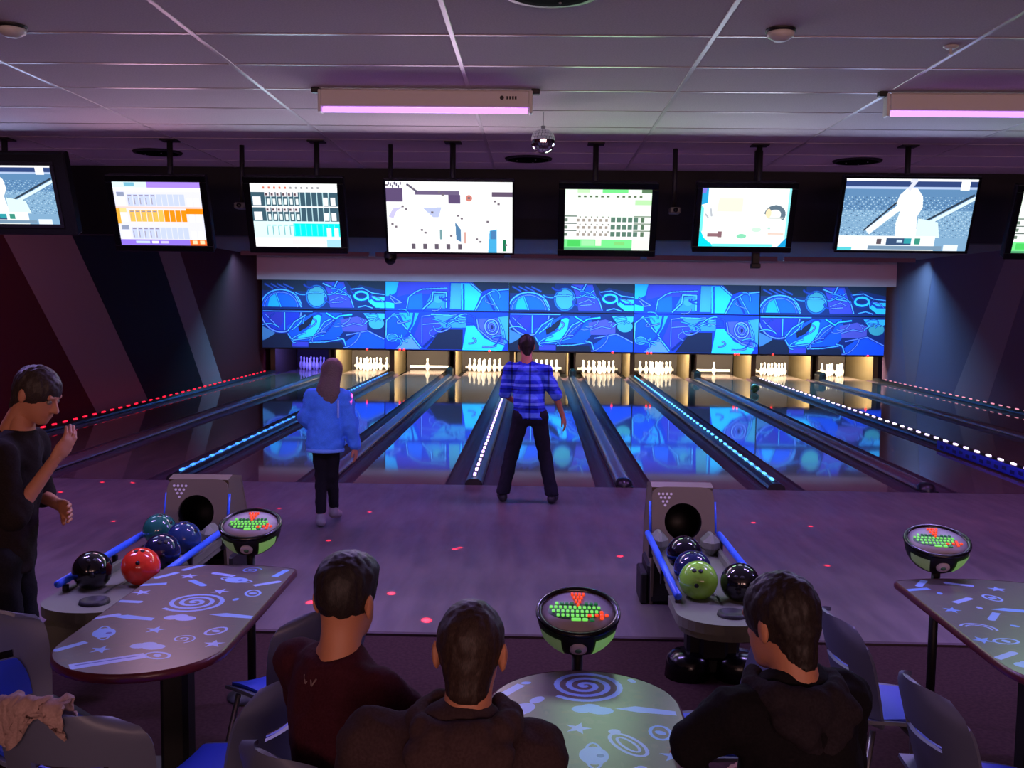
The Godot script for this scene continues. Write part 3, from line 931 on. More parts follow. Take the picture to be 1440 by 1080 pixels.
# ------------------------------------------------------------------ screens
func board_canvas(theme: int) -> ImageTexture:
	var c := Canvas.new(256, 176, Color.WHITE)
	if theme == 0:      # lavender and orange score board
		c.rect(0, 0, 256, 176, rgb8(236, 236, 255))
		c.rect(0, 0, 100, 16, rgb8(225, 245, 250))
		c.rect(34, 2, 64, 12, rgb8(120, 190, 215))
		c.rect(100, 0, 256, 16, rgb8(176, 140, 245))
		c.rect(0, 16, 256, 26, rgb8(255, 255, 255))
		for r in 3:
			var y: int = [28, 72, 120][r]
			for k in 10:
				c.rect(38 + k * 17, y + 6, 53 + k * 17, y + 38, rgb8(205, 216, 252) if r != 1 else (rgb8(255, 200, 90) if k < 6 else rgb8(255, 150, 12)))
				if k < 5:
					c.rect(40 + k * 17, y + 16, 43 + k * 17, y + 34, rgb8(220, 180, 120) if r == 1 else rgb8(170, 165, 185))
					c.rect(40 + k * 17, y + 8, 51 + k * 17, y + 11, rgb8(150, 140, 170))
			c.rect(6, y + 14, 30, y + 38, Color.WHITE)
			c.rect(8, y, 30, y + 12, rgb8(150, 160, 190) if r != 1 else rgb8(255, 225, 150))
			for k in 2:
				c.rect(214 + k * 20, y + 16, 228 + k * 20, y + 38, Color.WHITE)
		c.rect(0, 68, 256, 73, rgb8(255, 215, 205))
		c.rect(0, 73, 10, 116, rgb8(255, 180, 60))
		c.rect(206, 73, 256, 88, rgb8(255, 140, 5))
		c.rect(0, 160, 256, 176, rgb8(150, 120, 240))
		c.rect(44, 164, 86, 171, rgb8(205, 225, 250))
		c.rect(92, 164, 112, 171, Color.WHITE)
		c.rect(118, 164, 142, 171, rgb8(215, 205, 250))
		c.rect(206, 160, 256, 176, rgb8(255, 110, 40))
		c.rect(214, 162, 228, 172, rgb8(255, 225, 180))
		c.rect(236, 162, 250, 172, rgb8(255, 225, 180))
	elif theme == 1:    # teal score board
		for k in 11:
			c.rect(36 + k * 16, 9, 42 + k * 16, 15, rgb8(215, 120, 100) if k < 5 else rgb8(160, 160, 165))
		for r in 2:
			var y: int = [24, 66][r]
			c.rect(0, y, 256, y + 38, rgb8(60, 92, 108))
			for k in 12:
				c.rect(40 + k * 17, y, 43 + k * 17, y + 38, rgb8(190, 225, 232))
			for k in 6:
				c.rect(40 + k * 17, y, 54 + k * 17, y + 12, rgb8(236, 232, 236))
				c.rect(42 + k * 17, y + 3, 48 + k * 17, y + 9, rgb8(90, 70, 80))
				c.rect(46 + k * 17, y + 18, 54 + k * 17, y + 34, rgb8(235, 245, 245))
			c.rect(4, y + 12, 28, y + 36, rgb8(245, 245, 252))
			c.rect(212, y + 14, 226, y + 36, Color.WHITE)
			c.rect(234, y + 14, 248, y + 36, Color.WHITE)
		c.rect(0, 104, 256, 150, rgb8(225, 252, 255))
		c.rect(118, 110, 256, 146, rgb8(0, 246, 240))
		for k in 8:
			c.rect(120 + k * 17, 112, 122 + k * 17, 144, rgb8(120, 252, 250))
		for k in 5:
			c.rect(38 + k * 17, 118, 41 + k * 17, 142, rgb8(120, 190, 195))
			c.rect(38 + k * 17, 114, 50 + k * 17, 117, rgb8(150, 220, 220))
		c.rect(216, 122, 230, 148, rgb8(235, 255, 255))
		c.rect(238, 122, 252, 148, rgb8(235, 255, 255))
		c.rect(110, 154, 212, 170, rgb8(255, 236, 236))
		c.rect(214, 154, 256, 176, rgb8(170, 225, 240))
	else:               # green score board
		c.rect(0, 0, 256, 80, rgb8(240, 255, 242))
		c.rect(110, 0, 186, 10, rgb8(120, 235, 140))
		c.rect(36, 0, 72, 10, rgb8(200, 248, 190))
		c.rect(226, 0, 256, 10, rgb8(95, 130, 95))
		for k in 11:
			c.rect(38 + k * 17 + (12 if k > 5 else 0), 18, 46 + k * 17 + (12 if k > 5 else 0), 23, rgb8(95, 115, 85))
		c.rect(208, 30, 256, 44, rgb8(190, 250, 180))
		for r in 3:
			var y := 80 + r * 21
			c.rect(0, y - 4, 36, y - 1, rgb8(90, 110, 100))
			c.rect(206, y - 4, 256, y - 1, rgb8(120, 140, 120))
			c.rect(0, y + 4, 9, y + 13, rgb8(110, 130, 115))
			for k in 6:
				c.rect(36 + k * 17, y + 5, 44 + k * 17, y + 13, rgb8(165, 155, 145))
				c.rect(44 + k * 17, y - 2, 48 + k * 17, y + 3, rgb8(150, 150, 140))
			for k in 5:
				c.rect(138 + k * 17, y, 151 + k * 17, y + 14, rgb8(92, 128, 112))
			c.rect(228, y, 238, y + 14, rgb8(90, 120, 95))
		c.rect(0, 145, 256, 170, rgb8(122, 240, 145))
		c.rect(10, 148, 48, 166, rgb8(78, 215, 100))
		c.rect(52, 148, 92, 164, rgb8(165, 250, 175))
		c.rect(94, 145, 112, 164, rgb8(235, 255, 225))
		c.rect(150, 152, 182, 162, rgb8(135, 220, 125))
		c.rect(204, 145, 256, 176, rgb8(240, 255, 235))
		c.rect(0, 170, 204, 176, rgb8(90, 170, 120))
	return c.tex()

func sport_canvas(theme: int) -> ImageTexture:
	if theme == 0:      # a crowded court, washed out
		var c := Canvas.new(320, 184, Color.WHITE)
		var dk := rgb8(96, 78, 118)
		c.rect(0, 18, 42, 52, dk)
		c.rect(74, 24, 186, 34, rgb8(112, 98, 132))
		c.rect(158, 34, 188, 56, dk)
		c.rect(268, 26, 320, 38, rgb8(100, 84, 108))
		for k in 7:
			c.rect(6 + k * 5, 2 + (k % 3) * 4, 9 + k * 5, 9 + (k % 3) * 4, rgb8(70, 60, 100))
		c.line([[54, 8], [78, 26]], 5, rgb8(90, 85, 110))
		c.poly([[4, 92], [16, 70], [40, 66], [24, 78], [16, 96]], rgb8(205, 200, 238))
		c.poly([[92, 68], [140, 66], [132, 92], [118, 92]], rgb8(190, 200, 236))
		c.disc(210, 42, 8, 8, rgb8(214, 130, 118))
		c.poly([[174, 104], [188, 124], [188, 156], [176, 150]], rgb8(84, 130, 172))
		c.poly([[262, 126], [280, 122], [280, 184], [258, 184]], rgb8(70, 176, 228))
		c.rect(264, 126, 278, 148, rgb8(76, 130, 184))
		c.rect(296, 150, 304, 180, rgb8(20, 120, 80))
		c.rect(134, 124, 140, 150, rgb8(120, 160, 165))
		for k in 22:
			c.rect((k * 47) % 310, 8 + (k * 61) % 160, (k * 47) % 310 + 6, 8 + (k * 61) % 160 + 5, rgb8(120, 110, 120))
		for k in 5:
			c.rect(60 + k * 30, 162, 70 + k * 30, 176, rgb8(100, 90, 104))
		c.rect(196, 130, 202, 160, rgb8(220, 170, 160))
		return c.tex()
	if theme == 1:      # pitcher before a net
		var c := Canvas.new(320, 184, rgb8(104, 148, 190))
		c.rect(0, 0, 320, 184, rgb8(96, 140, 184))
		c.poly([[0, 80], [320, 80], [320, 184], [0, 184]], rgb8(130, 172, 206))
		for r in 18:
			for k in 36:
				c.rect(k * 9 + (r % 2) * 4, 46 + r * 6, k * 9 + (r % 2) * 4 + 3, 48 + r * 6, rgb8(190, 220, 238) if (k + r) % 3 else rgb8(64, 96, 136))
		c.rect(0, 0, 320, 6, Color.WHITE)
		c.rect(0, 6, 320, 20, rgb8(48, 70, 124))
		c.rect(0, 20, 320, 26, rgb8(180, 200, 235))
		c.line([[60, 132], [150, 40]], 4, rgb8(40, 50, 64))
		c.line([[72, 134], [150, 62]], 16, rgb8(240, 248, 252))
		c.line([[316, 40], [210, 106]], 5, rgb8(46, 60, 76))
		c.line([[320, 48], [214, 114]], 9, rgb8(222, 240, 248))
		c.poly([[136, 40], [150, 24], [176, 24], [192, 44], [196, 72], [186, 96], [192, 150], [140, 150], [136, 112], [142, 84], [130, 60]], Color(1, 1, 0.99))
		c.line([[158, 4], [170, 4], [156, 26]], 10, rgb8(225, 228, 240))
		c.poly([[190, 100], [240, 110], [250, 150], [190, 150]], rgb8(222, 244, 246))
		c.rect(280, 6, 302, 28, Color.WHITE)
		c.rect(0, 146, 240, 184, rgb8(250, 255, 255))
		c.rect(96, 154, 108, 168, rgb8(96, 84, 92))
		c.rect(120, 152, 182, 170, rgb8(58, 84, 120))
		c.rect(146, 156, 160, 164, rgb8(200, 225, 245))
		c.rect(164, 152, 182, 166, rgb8(50, 160, 170))
		c.rect(190, 152, 204, 168, rgb8(60, 150, 130))
		c.rect(76, 172, 260, 182, rgb8(120, 150, 176))
		c.rect(0, 176, 36, 184, rgb8(90, 210, 220))
		c.rect(264, 168, 300, 184, rgb8(235, 245, 255))
		return c.tex()
	var c := Canvas.new(256, 176, rgb8(250, 255, 252))     # a cartoon, washed out
	c.poly([[0, 0], [18, 0], [18, 44], [0, 50]], rgb8(40, 170, 225))
	c.poly([[0, 0], [14, 0], [10, 16], [0, 16]], rgb8(130, 120, 225))
	c.poly([[0, 120], [14, 150], [46, 176], [0, 176]], rgb8(0, 225, 240))
	c.poly([[0, 50], [8, 60], [8, 130], [0, 130]], rgb8(120, 250, 240))
	c.poly([[256, 146], [232, 176], [256, 176]], rgb8(20, 160, 220))
	c.poly([[250, 0], [256, 0], [256, 150], [250, 150]], rgb8(150, 245, 250))
	c.rect(40, 168, 216, 176, rgb8(120, 250, 248))
	c.poly([[50, 30], [120, 30], [120, 70], [46, 70]], rgb8(250, 255, 222))
	c.ring(215, 78, 24, 22, 13, rgb8(96, 118, 134), 0.0, PI * 1.05, TAU + 0.5)
	c.rect(196, 86, 240, 90, rgb8(200, 205, 200))
	c.disc(196, 74, 8, 14, rgb8(255, 232, 190))
	c.rect(24, 136, 64, 146, rgb8(150, 110, 118))
	c.rect(54, 130, 66, 148, rgb8(140, 104, 112))
	c.disc(124, 144, 14, 7, rgb8(140, 225, 185))
	c.disc(166, 124, 14, 7, rgb8(210, 250, 222))
	c.rect(200, 134, 246, 138, rgb8(235, 205, 190))
	c.line([[28, 62], [32, 84]], 5, rgb8(190, 196, 205))
	c.line([[14, 78], [22, 88]], 5, rgb8(190, 196, 205))
	c.rect(198, 116, 206, 122, rgb8(190, 230, 215))
	return c.tex()

func screen(label: String, cx: float, yc: float, d: float, w: float, h: float, tex: Texture2D, bez: float, lc: Color, e: float, group: String, thick := 0.07, pole_dx := 0.0, casing := 0.0) -> void:
	var o := Node3D.new()
	o.name = numbered("television")
	add_child(o)
	o.position = at(cx, yc, d)
	tag(o, label, "television", group)
	var tilt := Basis(Vector3.RIGHT, deg_to_rad(20.0))
	var st := st_new()
	bx(st, Vector3(0, 0, -thick / 2 - 0.004), Vector3(w + bez * 2 + casing * 2, h + bez * 2 + casing * 1.4, thick), Basis.IDENTITY, 0.012)
	part(o, "cabinet", fin(st), M.black, Transform3D(tilt, Vector3.ZERO))
	var sb := st_new()
	for s in [-1.0, 1.0]:
		bx(sb, Vector3(0, s * (h / 2 + bez / 2), 0.004), Vector3(w + bez * 2, bez, 0.018), Basis.IDENTITY, 0.004)
		bx(sb, Vector3(s * (w / 2 + bez / 2), 0, 0.004), Vector3(bez, h, 0.018), Basis.IDENTITY, 0.004)
	part(o, "bezel", fin(sb), M.dark if casing > 0.0 else M.black_gloss, Transform3D(tilt, Vector3.ZERO))
	var m := glow(Color.WHITE, 1.15, Color(0.0, 0.0, 0.0))
	m.emission = Color.BLACK
	m.emission_texture = tex
	m.emission_operator = BaseMaterial3D.EMISSION_OP_ADD
	m.texture_repeat = false
	part(o, "screen", print_quad(w, h, 0.0, 1.0, 0.003), m, Transform3D(tilt, Vector3.ZERO))
	var top := Vector3(0, 0, -thick / cos(deg_to_rad(20.0)) - 0.01)
	part(o, "mount", box_mesh(Vector3(0.12, 0.2, 0.05), 0.006, Vector3(pole_dx, 0, top.z - 0.03)), M.dark)
	part(o, "ceiling_pole", tube_mesh([Vector3(pole_dx, 0.0, top.z - 0.06), Vector3(pole_dx, CEIL - yc, top.z - 0.06)], [0.022], 12), M.dark)
	part(o, "ceiling_plate", box_mesh(Vector3(0.13, 0.012, 0.13), 0.003, Vector3(pole_dx, CEIL - yc - 0.006, top.z - 0.06)), M.dark)
	var l := AreaLight3D.new()
	l.name = "screen_light"
	l.area_size = Vector2(w, h)
	l.light_color = lc
	l.light_energy = e
	l.area_range = 60.0
	l.area_attenuation = 2.0
	l.shadow_enabled = true
	o.add_child(l, true)
	l.transform = Transform3D(tilt * Basis(Vector3.UP, PI), tilt * Vector3(0, 0, 0.02))

func build_screens() -> void:
	var pitch := sport_canvas(1)
	var green := board_canvas(2)
	screen("wide television showing a white pitcher in a thick brown casing by the lavender score board", -4.22, 2.885, 7.70, 0.96, 0.46, pitch, 0.03, Color(0.72, 0.78, 1.0), 0.8, "wide televisions", 0.1, 0.0, 0.09)
	screen("score screen with lavender rows and an orange middle row", -2.926, 2.752, 7.71, 0.675, 0.50, board_canvas(0), 0.05, Color(1.0, 0.76, 0.92), 0.63, "score screens", 0.07, 0.03)
	screen("score screen with dark teal rows and a bright cyan row", -1.868, 2.75, 7.71, 0.668, 0.50, board_canvas(1), 0.05, Color(0.8, 0.9, 1.0), 0.63, "score screens", 0.07, 0.13)
	screen("wide television showing a washed-out white basketball crowd", -0.68, 2.748, 7.71, 0.965, 0.555, sport_canvas(0), 0.015, Color(1.0, 0.86, 1.0), 1.35, "wide televisions", 0.06, 0.01)
	screen("score screen with green bars, next to the mirror ball side of the cartoon screen", 0.532, 2.74, 7.71, 0.655, 0.475, green, 0.05, Color(0.75, 1.0, 0.78), 0.63, "score screens", 0.07, -0.09)
	screen("score screen showing a washed-out cartoon with cyan corners", 1.575, 2.768, 7.71, 0.67, 0.455, sport_canvas(2), 0.045, Color(0.86, 0.9, 1.0), 0.76, "score screens", 0.07, 0.13)
	screen("wide television showing a white pitcher before a blue net, with slim black frame", 2.80, 2.80, 7.71, 0.98, 0.555, pitch, 0.02, Color(0.72, 0.78, 1.0), 0.8, "wide televisions", 0.06, 0.04)
	screen("score screen with green bars beyond the pitcher television with slim frame", 3.965, 2.752, 7.71, 0.665, 0.475, green, 0.05, Color(0.75, 1.0, 0.78), 0.63, "score screens", 0.07, 0.0)

# ------------------------------------------------------------------ small things on the ceiling
func build_ceiling_things() -> void:
	var grille := lathe_mesh([Vector2(0.0, -0.022), Vector2(0.12, -0.02), Vector2(0.175, -0.012), Vector2(0.178, 0.0)], 32)
	var rim := lathe_mesh([Vector2(0.172, -0.014), Vector2(0.2, -0.012), Vector2(0.205, 0.0)], 32)
	var sp := [[-0.09, 8.7, "black round ceiling speaker behind the mirror ball"], [-3.24, 8.5, "black round ceiling speaker above the lavender score screen"], [2.71, 8.66, "black round ceiling speaker above the slim pitcher television"], [0.04, 4.07, "black round ceiling speaker with pale rim, short of the violet tubes"]]
	for s in sp:
		var o := thing("ceiling_speaker", s[2], "speaker", at(s[0], CEIL, s[1]), 0.0, "round ceiling speakers")
		part(o, "grille", grille, M.speaker)
		part(o, "rim", rim, M.return_grey if s[1] < 5.0 else M.dark)
		for k in 3:
			part(o, "screw", ball_mesh(0.007, 8), M.steel, Transform3D(Basis.IDENTITY, Vector3(cos(k * 2.1 + 0.9) * 0.1, -0.021, sin(k * 2.1 + 0.9) * 0.1)))
	# smoke detectors
	var sd := lathe_mesh([Vector2(0.0, -0.052), Vector2(0.03, -0.05), Vector2(0.045, -0.04), Vector2(0.058, -0.032), Vector2(0.062, -0.014), Vector2(0.055, -0.012), Vector2(0.055, 0.0)], 24)
	for s in [[1.08, 4.62, "white smoke detector near the sprinkler rosette"], [-2.43, 4.63, "white smoke detector over the seated people's red-lit side"]]:
		var o := thing("smoke_detector", s[2], "detector", at(s[0], CEIL, s[1]), 0.0, "smoke detectors")
		part(o, "sensor_head", sd, M.white)
		part(o, "mounting_ring", lathe_mesh([Vector2(0.055, -0.012), Vector2(0.066, -0.012), Vector2(0.066, 0.0)], 24), M.dark)
	var sr := thing("sprinkler", "small white sprinkler rosette on the ceiling beside a violet tube batten", "sprinkler", at(1.95, CEIL, 4.89))
	part(sr, "rosette", lathe_mesh([Vector2(0.0, -0.012), Vector2(0.022, -0.012), Vector2(0.034, -0.004), Vector2(0.036, 0.0)], 24), M.white)
	part(sr, "nozzle", lathe_mesh([Vector2(0.0, -0.04), Vector2(0.012, -0.04), Vector2(0.012, -0.036), Vector2(0.005, -0.034), Vector2(0.006, -0.012), Vector2(0.0, -0.012)], 12), M.white)
	# mirror ball: rows of small flat mirrors
	var mb := thing("mirror_ball", "small mirror ball with square facets hanging before the score screens", "mirror ball", at(0.025, 3.155, 6.6))
	var st := st_new()
	var rows := 12
	for r in rows:
		var a0 := -PI / 2 + PI * r / rows
		var a1 := -PI / 2 + PI * (r + 1) / rows
		var am := (a0 + a1) / 2
		var n := maxi(4, roundi(24 * cos(am)))
		for k in n:
			var t0 := TAU * (k + 0.06) / n
			var t1 := TAU * (k + 0.94) / n
			var g := 0.012
			var p := []
			for q in [[a0 + g, t0], [a1 - g, t0], [a1 - g, t1], [a0 + g, t1]]:
				p.append(Vector3(cos(q[0]) * cos(q[1]), sin(q[0]), cos(q[0]) * sin(q[1])) * 0.08)
			dquad(st, p[0], p[1], p[2], p[3], p[0] + p[2])
	var facets := part(mb, "mirror_facets", fin(st), mat(Color(0.9, 0.9, 0.92), 0.04, 1.0))
	facets.set_meta("kind", "stuff")
	part(mb, "core", ball_mesh(0.0785, 24), M.dark)
	part(mb, "cap", lathe_mesh([Vector2(0.014, 0.075), Vector2(0.014, 0.095), Vector2(0.0, 0.097)], 12), M.steel)
	part(mb, "chain", tube_mesh([Vector3(0, 0.09, 0), Vector3(0, CEIL - 3.155, 0)], [0.003], 6), M.steel)
	# things hung among the screens
	for s in [[-2.4, 2.872, 8.1, "small grey lane camera on a pole between lavender and teal score screens"], [1.09, 2.868, 8.1, "small grey lane camera on a pole between green and cartoon score screens"]]:
		var o := thing("lane_camera", s[3], "camera", at(s[0], s[1], s[2]), 0.0, "lane cameras")
		part(o, "pole", tube_mesh([Vector3(0, 0, 0), Vector3(0, CEIL - s[1], 0)], [0.02], 10), M.dark)
		part(o, "body", box_mesh(Vector3(0.09, 0.05, 0.12), 0.01, Vector3(0, -0.02, 0.03)), mat(Color(0.4, 0.4, 0.42), 0.4))
		part(o, "lens", lathe_mesh([Vector2(0.018, 0.0), Vector2(0.018, 0.015), Vector2(0.0, 0.017)], 14), M.black_gloss).transform = Transform3D(Basis(Vector3.RIGHT, PI / 2), Vector3(0, -0.02, 0.09))
	var dc := thing("dome_camera", "black dome camera hanging below a corner of the basketball television", "camera", at(-1.18, 2.44, 8.0))
	part(dc, "bracket", tube_mesh([Vector3(0, 0.05, 0), Vector3(0, CEIL - 2.44, 0)], [0.018], 10), M.dark)
	part(dc, "collar", lathe_mesh([Vector2(0.05, 0.0), Vector2(0.05, 0.05), Vector2(0.02, 0.07), Vector2(0.0, 0.07)], 20), M.black)
	part(dc, "dome", lathe_mesh([Vector2(0.0, -0.05), Vector2(0.02, -0.046), Vector2(0.036, -0.033), Vector2(0.045, -0.012), Vector2(0.046, 0.0)], 20), M.black_gloss)
	var hp := thing("hanging_post", "dark square post end showing below the cartoon score screen", "post", at(1.764, 2.40, 8.15))
	part(hp, "post", box_mesh(Vector3(0.06, CEIL - 2.42, 0.05), 0.006, Vector3(0, (CEIL - 2.42) / 2 + 0.02, 0)), M.dark)
	part(hp, "foot", box_mesh(Vector3(0.075, 0.04, 0.065), 0.006, Vector3(0, 0.02, 0)), M.black)

# ------------------------------------------------------------------ ball returns and their balls
func ring_plate(w: float, h: float, c: Vector2, r: float, th: float) -> ArrayMesh:
	var st := st_new()
	var n := 64
	for k in n:
		var q := []
		for kk in [k, k + 1]:
			var a: float = TAU * kk / n
			var dir := Vector2(cos(a), sin(a))
			# where the ray from the hole's middle leaves the rounded outline
			var lo := 0.0
			var hi := 2.0
			for it in 24:
				var mid := (lo + hi) / 2
				var p := c + dir * mid
				if pow(absf(p.x / (w / 2)), 7.0) + pow(absf(p.y / (h / 2)), 7.0) < 1.0:
					lo = mid
				else:
					hi = mid
			q.append([c + dir * r, c + dir * lo])
		var i0 := Vector3(q[0][0].x, q[0][0].y, 0)
		var i1 := Vector3(q[1][0].x, q[1][0].y, 0)
		var o0 := Vector3(q[0][1].x, q[0][1].y, 0)
		var o1 := Vector3(q[1][1].x, q[1][1].y, 0)
		var z := Vector3(0, 0, th)
		var cc := Vector3(c.x, c.y, 0)
		dquad(st, i0 + z, o0 + z, o1 + z, i1 + z, Vector3(0, 0, 1))
		dquad(st, i0, o0, o1, i1, Vector3(0, 0, -1))
		dquad(st, o0, o1, o1 + z, o0 + z, o0 - cc)
		dquad(st, i0, i1, i1 + z, i0 + z, cc - i0)
	return fin(st)

func ball_return(x: float, label: String, panel: bool) -> void:
	var o := thing("ball_return", label, "ball return", at(x, 0, 5.9), 0.0, "ball returns")
	var tilt := Basis(Vector3.RIGHT, deg_to_rad(-14.0))
	var fc := Vector3(0, 0.645, -0.92)
	var face := part(o, "hood_face", ring_plate(0.43, 0.39, Vector2(0.0, -0.045), 0.128, 0.025), M.return_shell, Transform3D(tilt, fc))
	var sd := st_new()
	for r in 4:
		for k in 4 - r:
			extrude(sd, rounded_rect(0.017, 0.017, 0.008, 3), 0.0255, 0.028, Transform3D(Basis.IDENTITY, Vector3(-0.165 + (k + r * 0.5) * 0.028, 0.145 - r * 0.026, 0)))
	part(face, "pin_triangle_mark", fin(sd), M.white).set_meta("kind", "stuff")
	var side := PackedVector2Array([Vector2(-0.88, 0.44), Vector2(-0.975, 0.825), Vector2(-1.05, 0.84), Vector2(-1.25, 0.80), Vector2(-1.4, 0.5), Vector2(-1.42, 0.0), Vector2(-0.95, 0.0), Vector2(-0.9, 0.3)])
	var xs := Transform3D(Basis(Vector3(0, 0, 1), Vector3.UP, Vector3(-1, 0, 0)), Vector3.ZERO)
	var sb := st_new()
	extrude(sb, side, -0.21, -0.19, xs)
	extrude(sb, side, 0.19, 0.21, xs)
	var lid := PackedVector2Array([Vector2(-0.95, 0.835), Vector2(-1.05, 0.855), Vector2(-1.26, 0.815), Vector2(-1.42, 0.5), Vector2(-1.44, 0.0), Vector2(-1.42, 0.0), Vector2(-1.40, 0.5), Vector2(-1.25, 0.795), Vector2(-1.05, 0.832), Vector2(-0.96, 0.815)])
	extrude(sb, lid, -0.212, 0.212, xs)
	part(o, "hood_body", fin(sb), M.return_shell)
	var tn := st_new(true)
	lathe(tn, [Vector2(0.13, 0.005), Vector2(0.129, -0.3), Vector2(0.0, -0.3)], 32, Transform3D(Basis(Vector3.RIGHT, PI / 2), Vector3.ZERO))
	part(o, "ball_tunnel", fin(tn), M.black, Transform3D(tilt, fc + tilt * Vector3(0, -0.045, 0)))
	part(o, "skirt", box_mesh(Vector3(0.46, 0.3, 0.4), 0.03, Vector3(0, 0.15, -1.14)), M.black)
	part(o, "foot_brace", box_mesh(Vector3(0.05, 0.22, 0.3), 0.01, Vector3(-0.25, 0.11, -1.1)), M.black)
	# tray, nose and rails
	var tr := st_new()
	bx(tr, Vector3(0, 0.40, -0.1), Vector3(0.44, 0.05, 1.65), Basis.IDENTITY, 0.01)
	for s in [-1.0, 0.0, 1.0]:
		bx(tr, Vector3(0.215 * s, 0.445, -0.1), Vector3(0.03, 0.06, 1.5), Basis.IDENTITY, 0.008)
	part(o, "ball_tray", fin(tr), M.return_grey)
	part(o, "tray_wing", box_mesh(Vector3(0.12, 0.14, 0.2), 0.05, Vector3(0.16, 0.5, -0.72)), M.return_grey)
	part(o, "tray_wing", box_mesh(Vector3(0.12, 0.14, 0.2), 0.05, Vector3(-0.18, 0.5, -0.76)), M.return_grey)
	var ns := st_new()
	var nose := PackedVector2Array()
	for k in 17:
		var a := PI + PI * k / 16.0
		nose.append(Vector2(cos(a) * 0.27, -0.72 + sin(a) * 0.22))
	nose.append(Vector2(0.27, -0.42))
	nose.append(Vector2(-0.27, -0.42))
	extrude(ns, nose, 0.42, 0.475, Transform3D(Basis(Vector3.RIGHT, Vector3(0, 0, -1), Vector3.UP), Vector3.ZERO))
	var ns2 := PackedVector2Array()
	for v in nose:
		ns2.append(v * Vector2(0.9, 0.94))
	extrude(ns, ns2, 0.37, 0.42, Transform3D(Basis(Vector3.RIGHT, Vector3(0, 0, -1), Vector3.UP), Vector3.ZERO))
	part(o, "nose", fin(ns), M.return_grey)
	part(o, "hand_dryer_dish", lathe_mesh([Vector2(0.0, 0.004), Vector2(0.05, 0.004), Vector2(0.062, 0.02), Vector2(0.075, 0.018), Vector2(0.08, 0.0)], 24), M.dark, Transform3D(Basis.IDENTITY, Vector3(0.02, 0.475, 0.76)))
	for s in [-1.0, 1.0]:
		var y := 0.53
		part(o, "blue_rail", tube_mesh([Vector3(0.245 * s, y, -0.86), Vector3(0.245 * s, y, 0.62)], [0.021], 12), M.blue_rail)
		part(o, "hood_trim", tube_mesh([Vector3(0.222 * s, 0.53, -0.885), Vector3(0.222 * s, 0.74, -0.94)], [0.011], 8), M.blue_rail)
		for z in [-0.75, -0.1, 0.55]:
			part(o, "rail_bracket", box_mesh(Vector3(0.03, 0.12, 0.03), 0.004, Vector3(0.235 * s, 0.45, z)), M.dark)
	part(o, "beam", box_mesh(Vector3(0.16, 0.3, 1.3), 0.02, Vector3(0, 0.24, -0.25)), M.black)
	part(o, "pedestal", box_mesh(Vector3(0.3, 0.38, 0.14), 0.02, Vector3(0, 0.19, 0.3)), M.black)
	for s in [-1.0, 1.0]:
		part(o, "floor_foot", lathe_mesh([Vector2(0.0, 0.15), Vector2(0.08, 0.145), Vector2(0.12, 0.11), Vector2(0.13, 0.0), Vector2(0.0, 0.0)].duplicate(), 20), M.black_gloss, Transform3D(Basis.IDENTITY, Vector3(0.14 * s, SEATS, 0.34)))
	if panel:
		part(o, "front_panel", box_mesh(Vector3(0.44, 0.24, 0.08), 0.03, Vector3(-0.02, 0.28, 0.80)), M.return_grey)

func build_returns() -> void:
	ball_return(1.03, "beige ball return with blue rails holding the lime green ball", false)
	ball_return(-2.36, "beige ball return with blue rails holding the orange-red ball", true)
	var g1 := "balls on the lime ball's return"
	ball(at(0.92, 0.573, 5.45), Color(0.62, 0.92, 0.28), "lime green bowling ball at the end of its rack", g1, Vector3(-0.2, 0.62, 0.8))
	ball(at(0.925, 0.573, 5.69), Color(0.13, 0.16, 0.36), "navy bowling ball directly behind the lime green ball", g1, Vector3(0.1, 0.9, 0.3))
	ball(at(0.93, 0.573, 6.05), Color(0.07, 0.06, 0.12), "black speckled bowling ball below the hood opening, behind the navy one", g1, Vector3(0.2, 0.9, 0.3))
	ball(at(1.145, 0.573, 5.42), Color(0.05, 0.05, 0.075), "black bowling ball beside the lime green ball", g1, Vector3(-0.25, 0.4, 0.9))
	var g2 := "balls on the orange-red ball's return"
	ball(at(-2.24, 0.573, 5.52), Color(1.0, 0.25, 0.16), "orange-red bowling ball on the rack by the patterned table", g2, Vector3(0.1, 0.9, 0.45))
	ball(at(-2.475, 0.573, 5.42), Color(0.045, 0.045, 0.06), "black bowling ball at the rack end beside the orange-red ball", g2, Vector3(0.3, 0.6, 0.7))
	ball(at(-2.245, 0.573, 5.86), Color(0.08, 0.11, 0.26), "dark navy bowling ball directly behind the orange-red ball", g2, Vector3(0.3, 0.6, 0.7))
	ball(at(-2.475, 0.573, 6.42), Color(0.12, 0.40, 0.36), "teal bowling ball on the rack near the hood opening", g2, Vector3(0.3, 0.9, 0.1))
	ball(at(-2.235, 0.573, 6.2), Color(0.13, 0.24, 0.45), "blue bowling ball beside the teal ball", g2, Vector3(0.3, 0.9, 0.1))

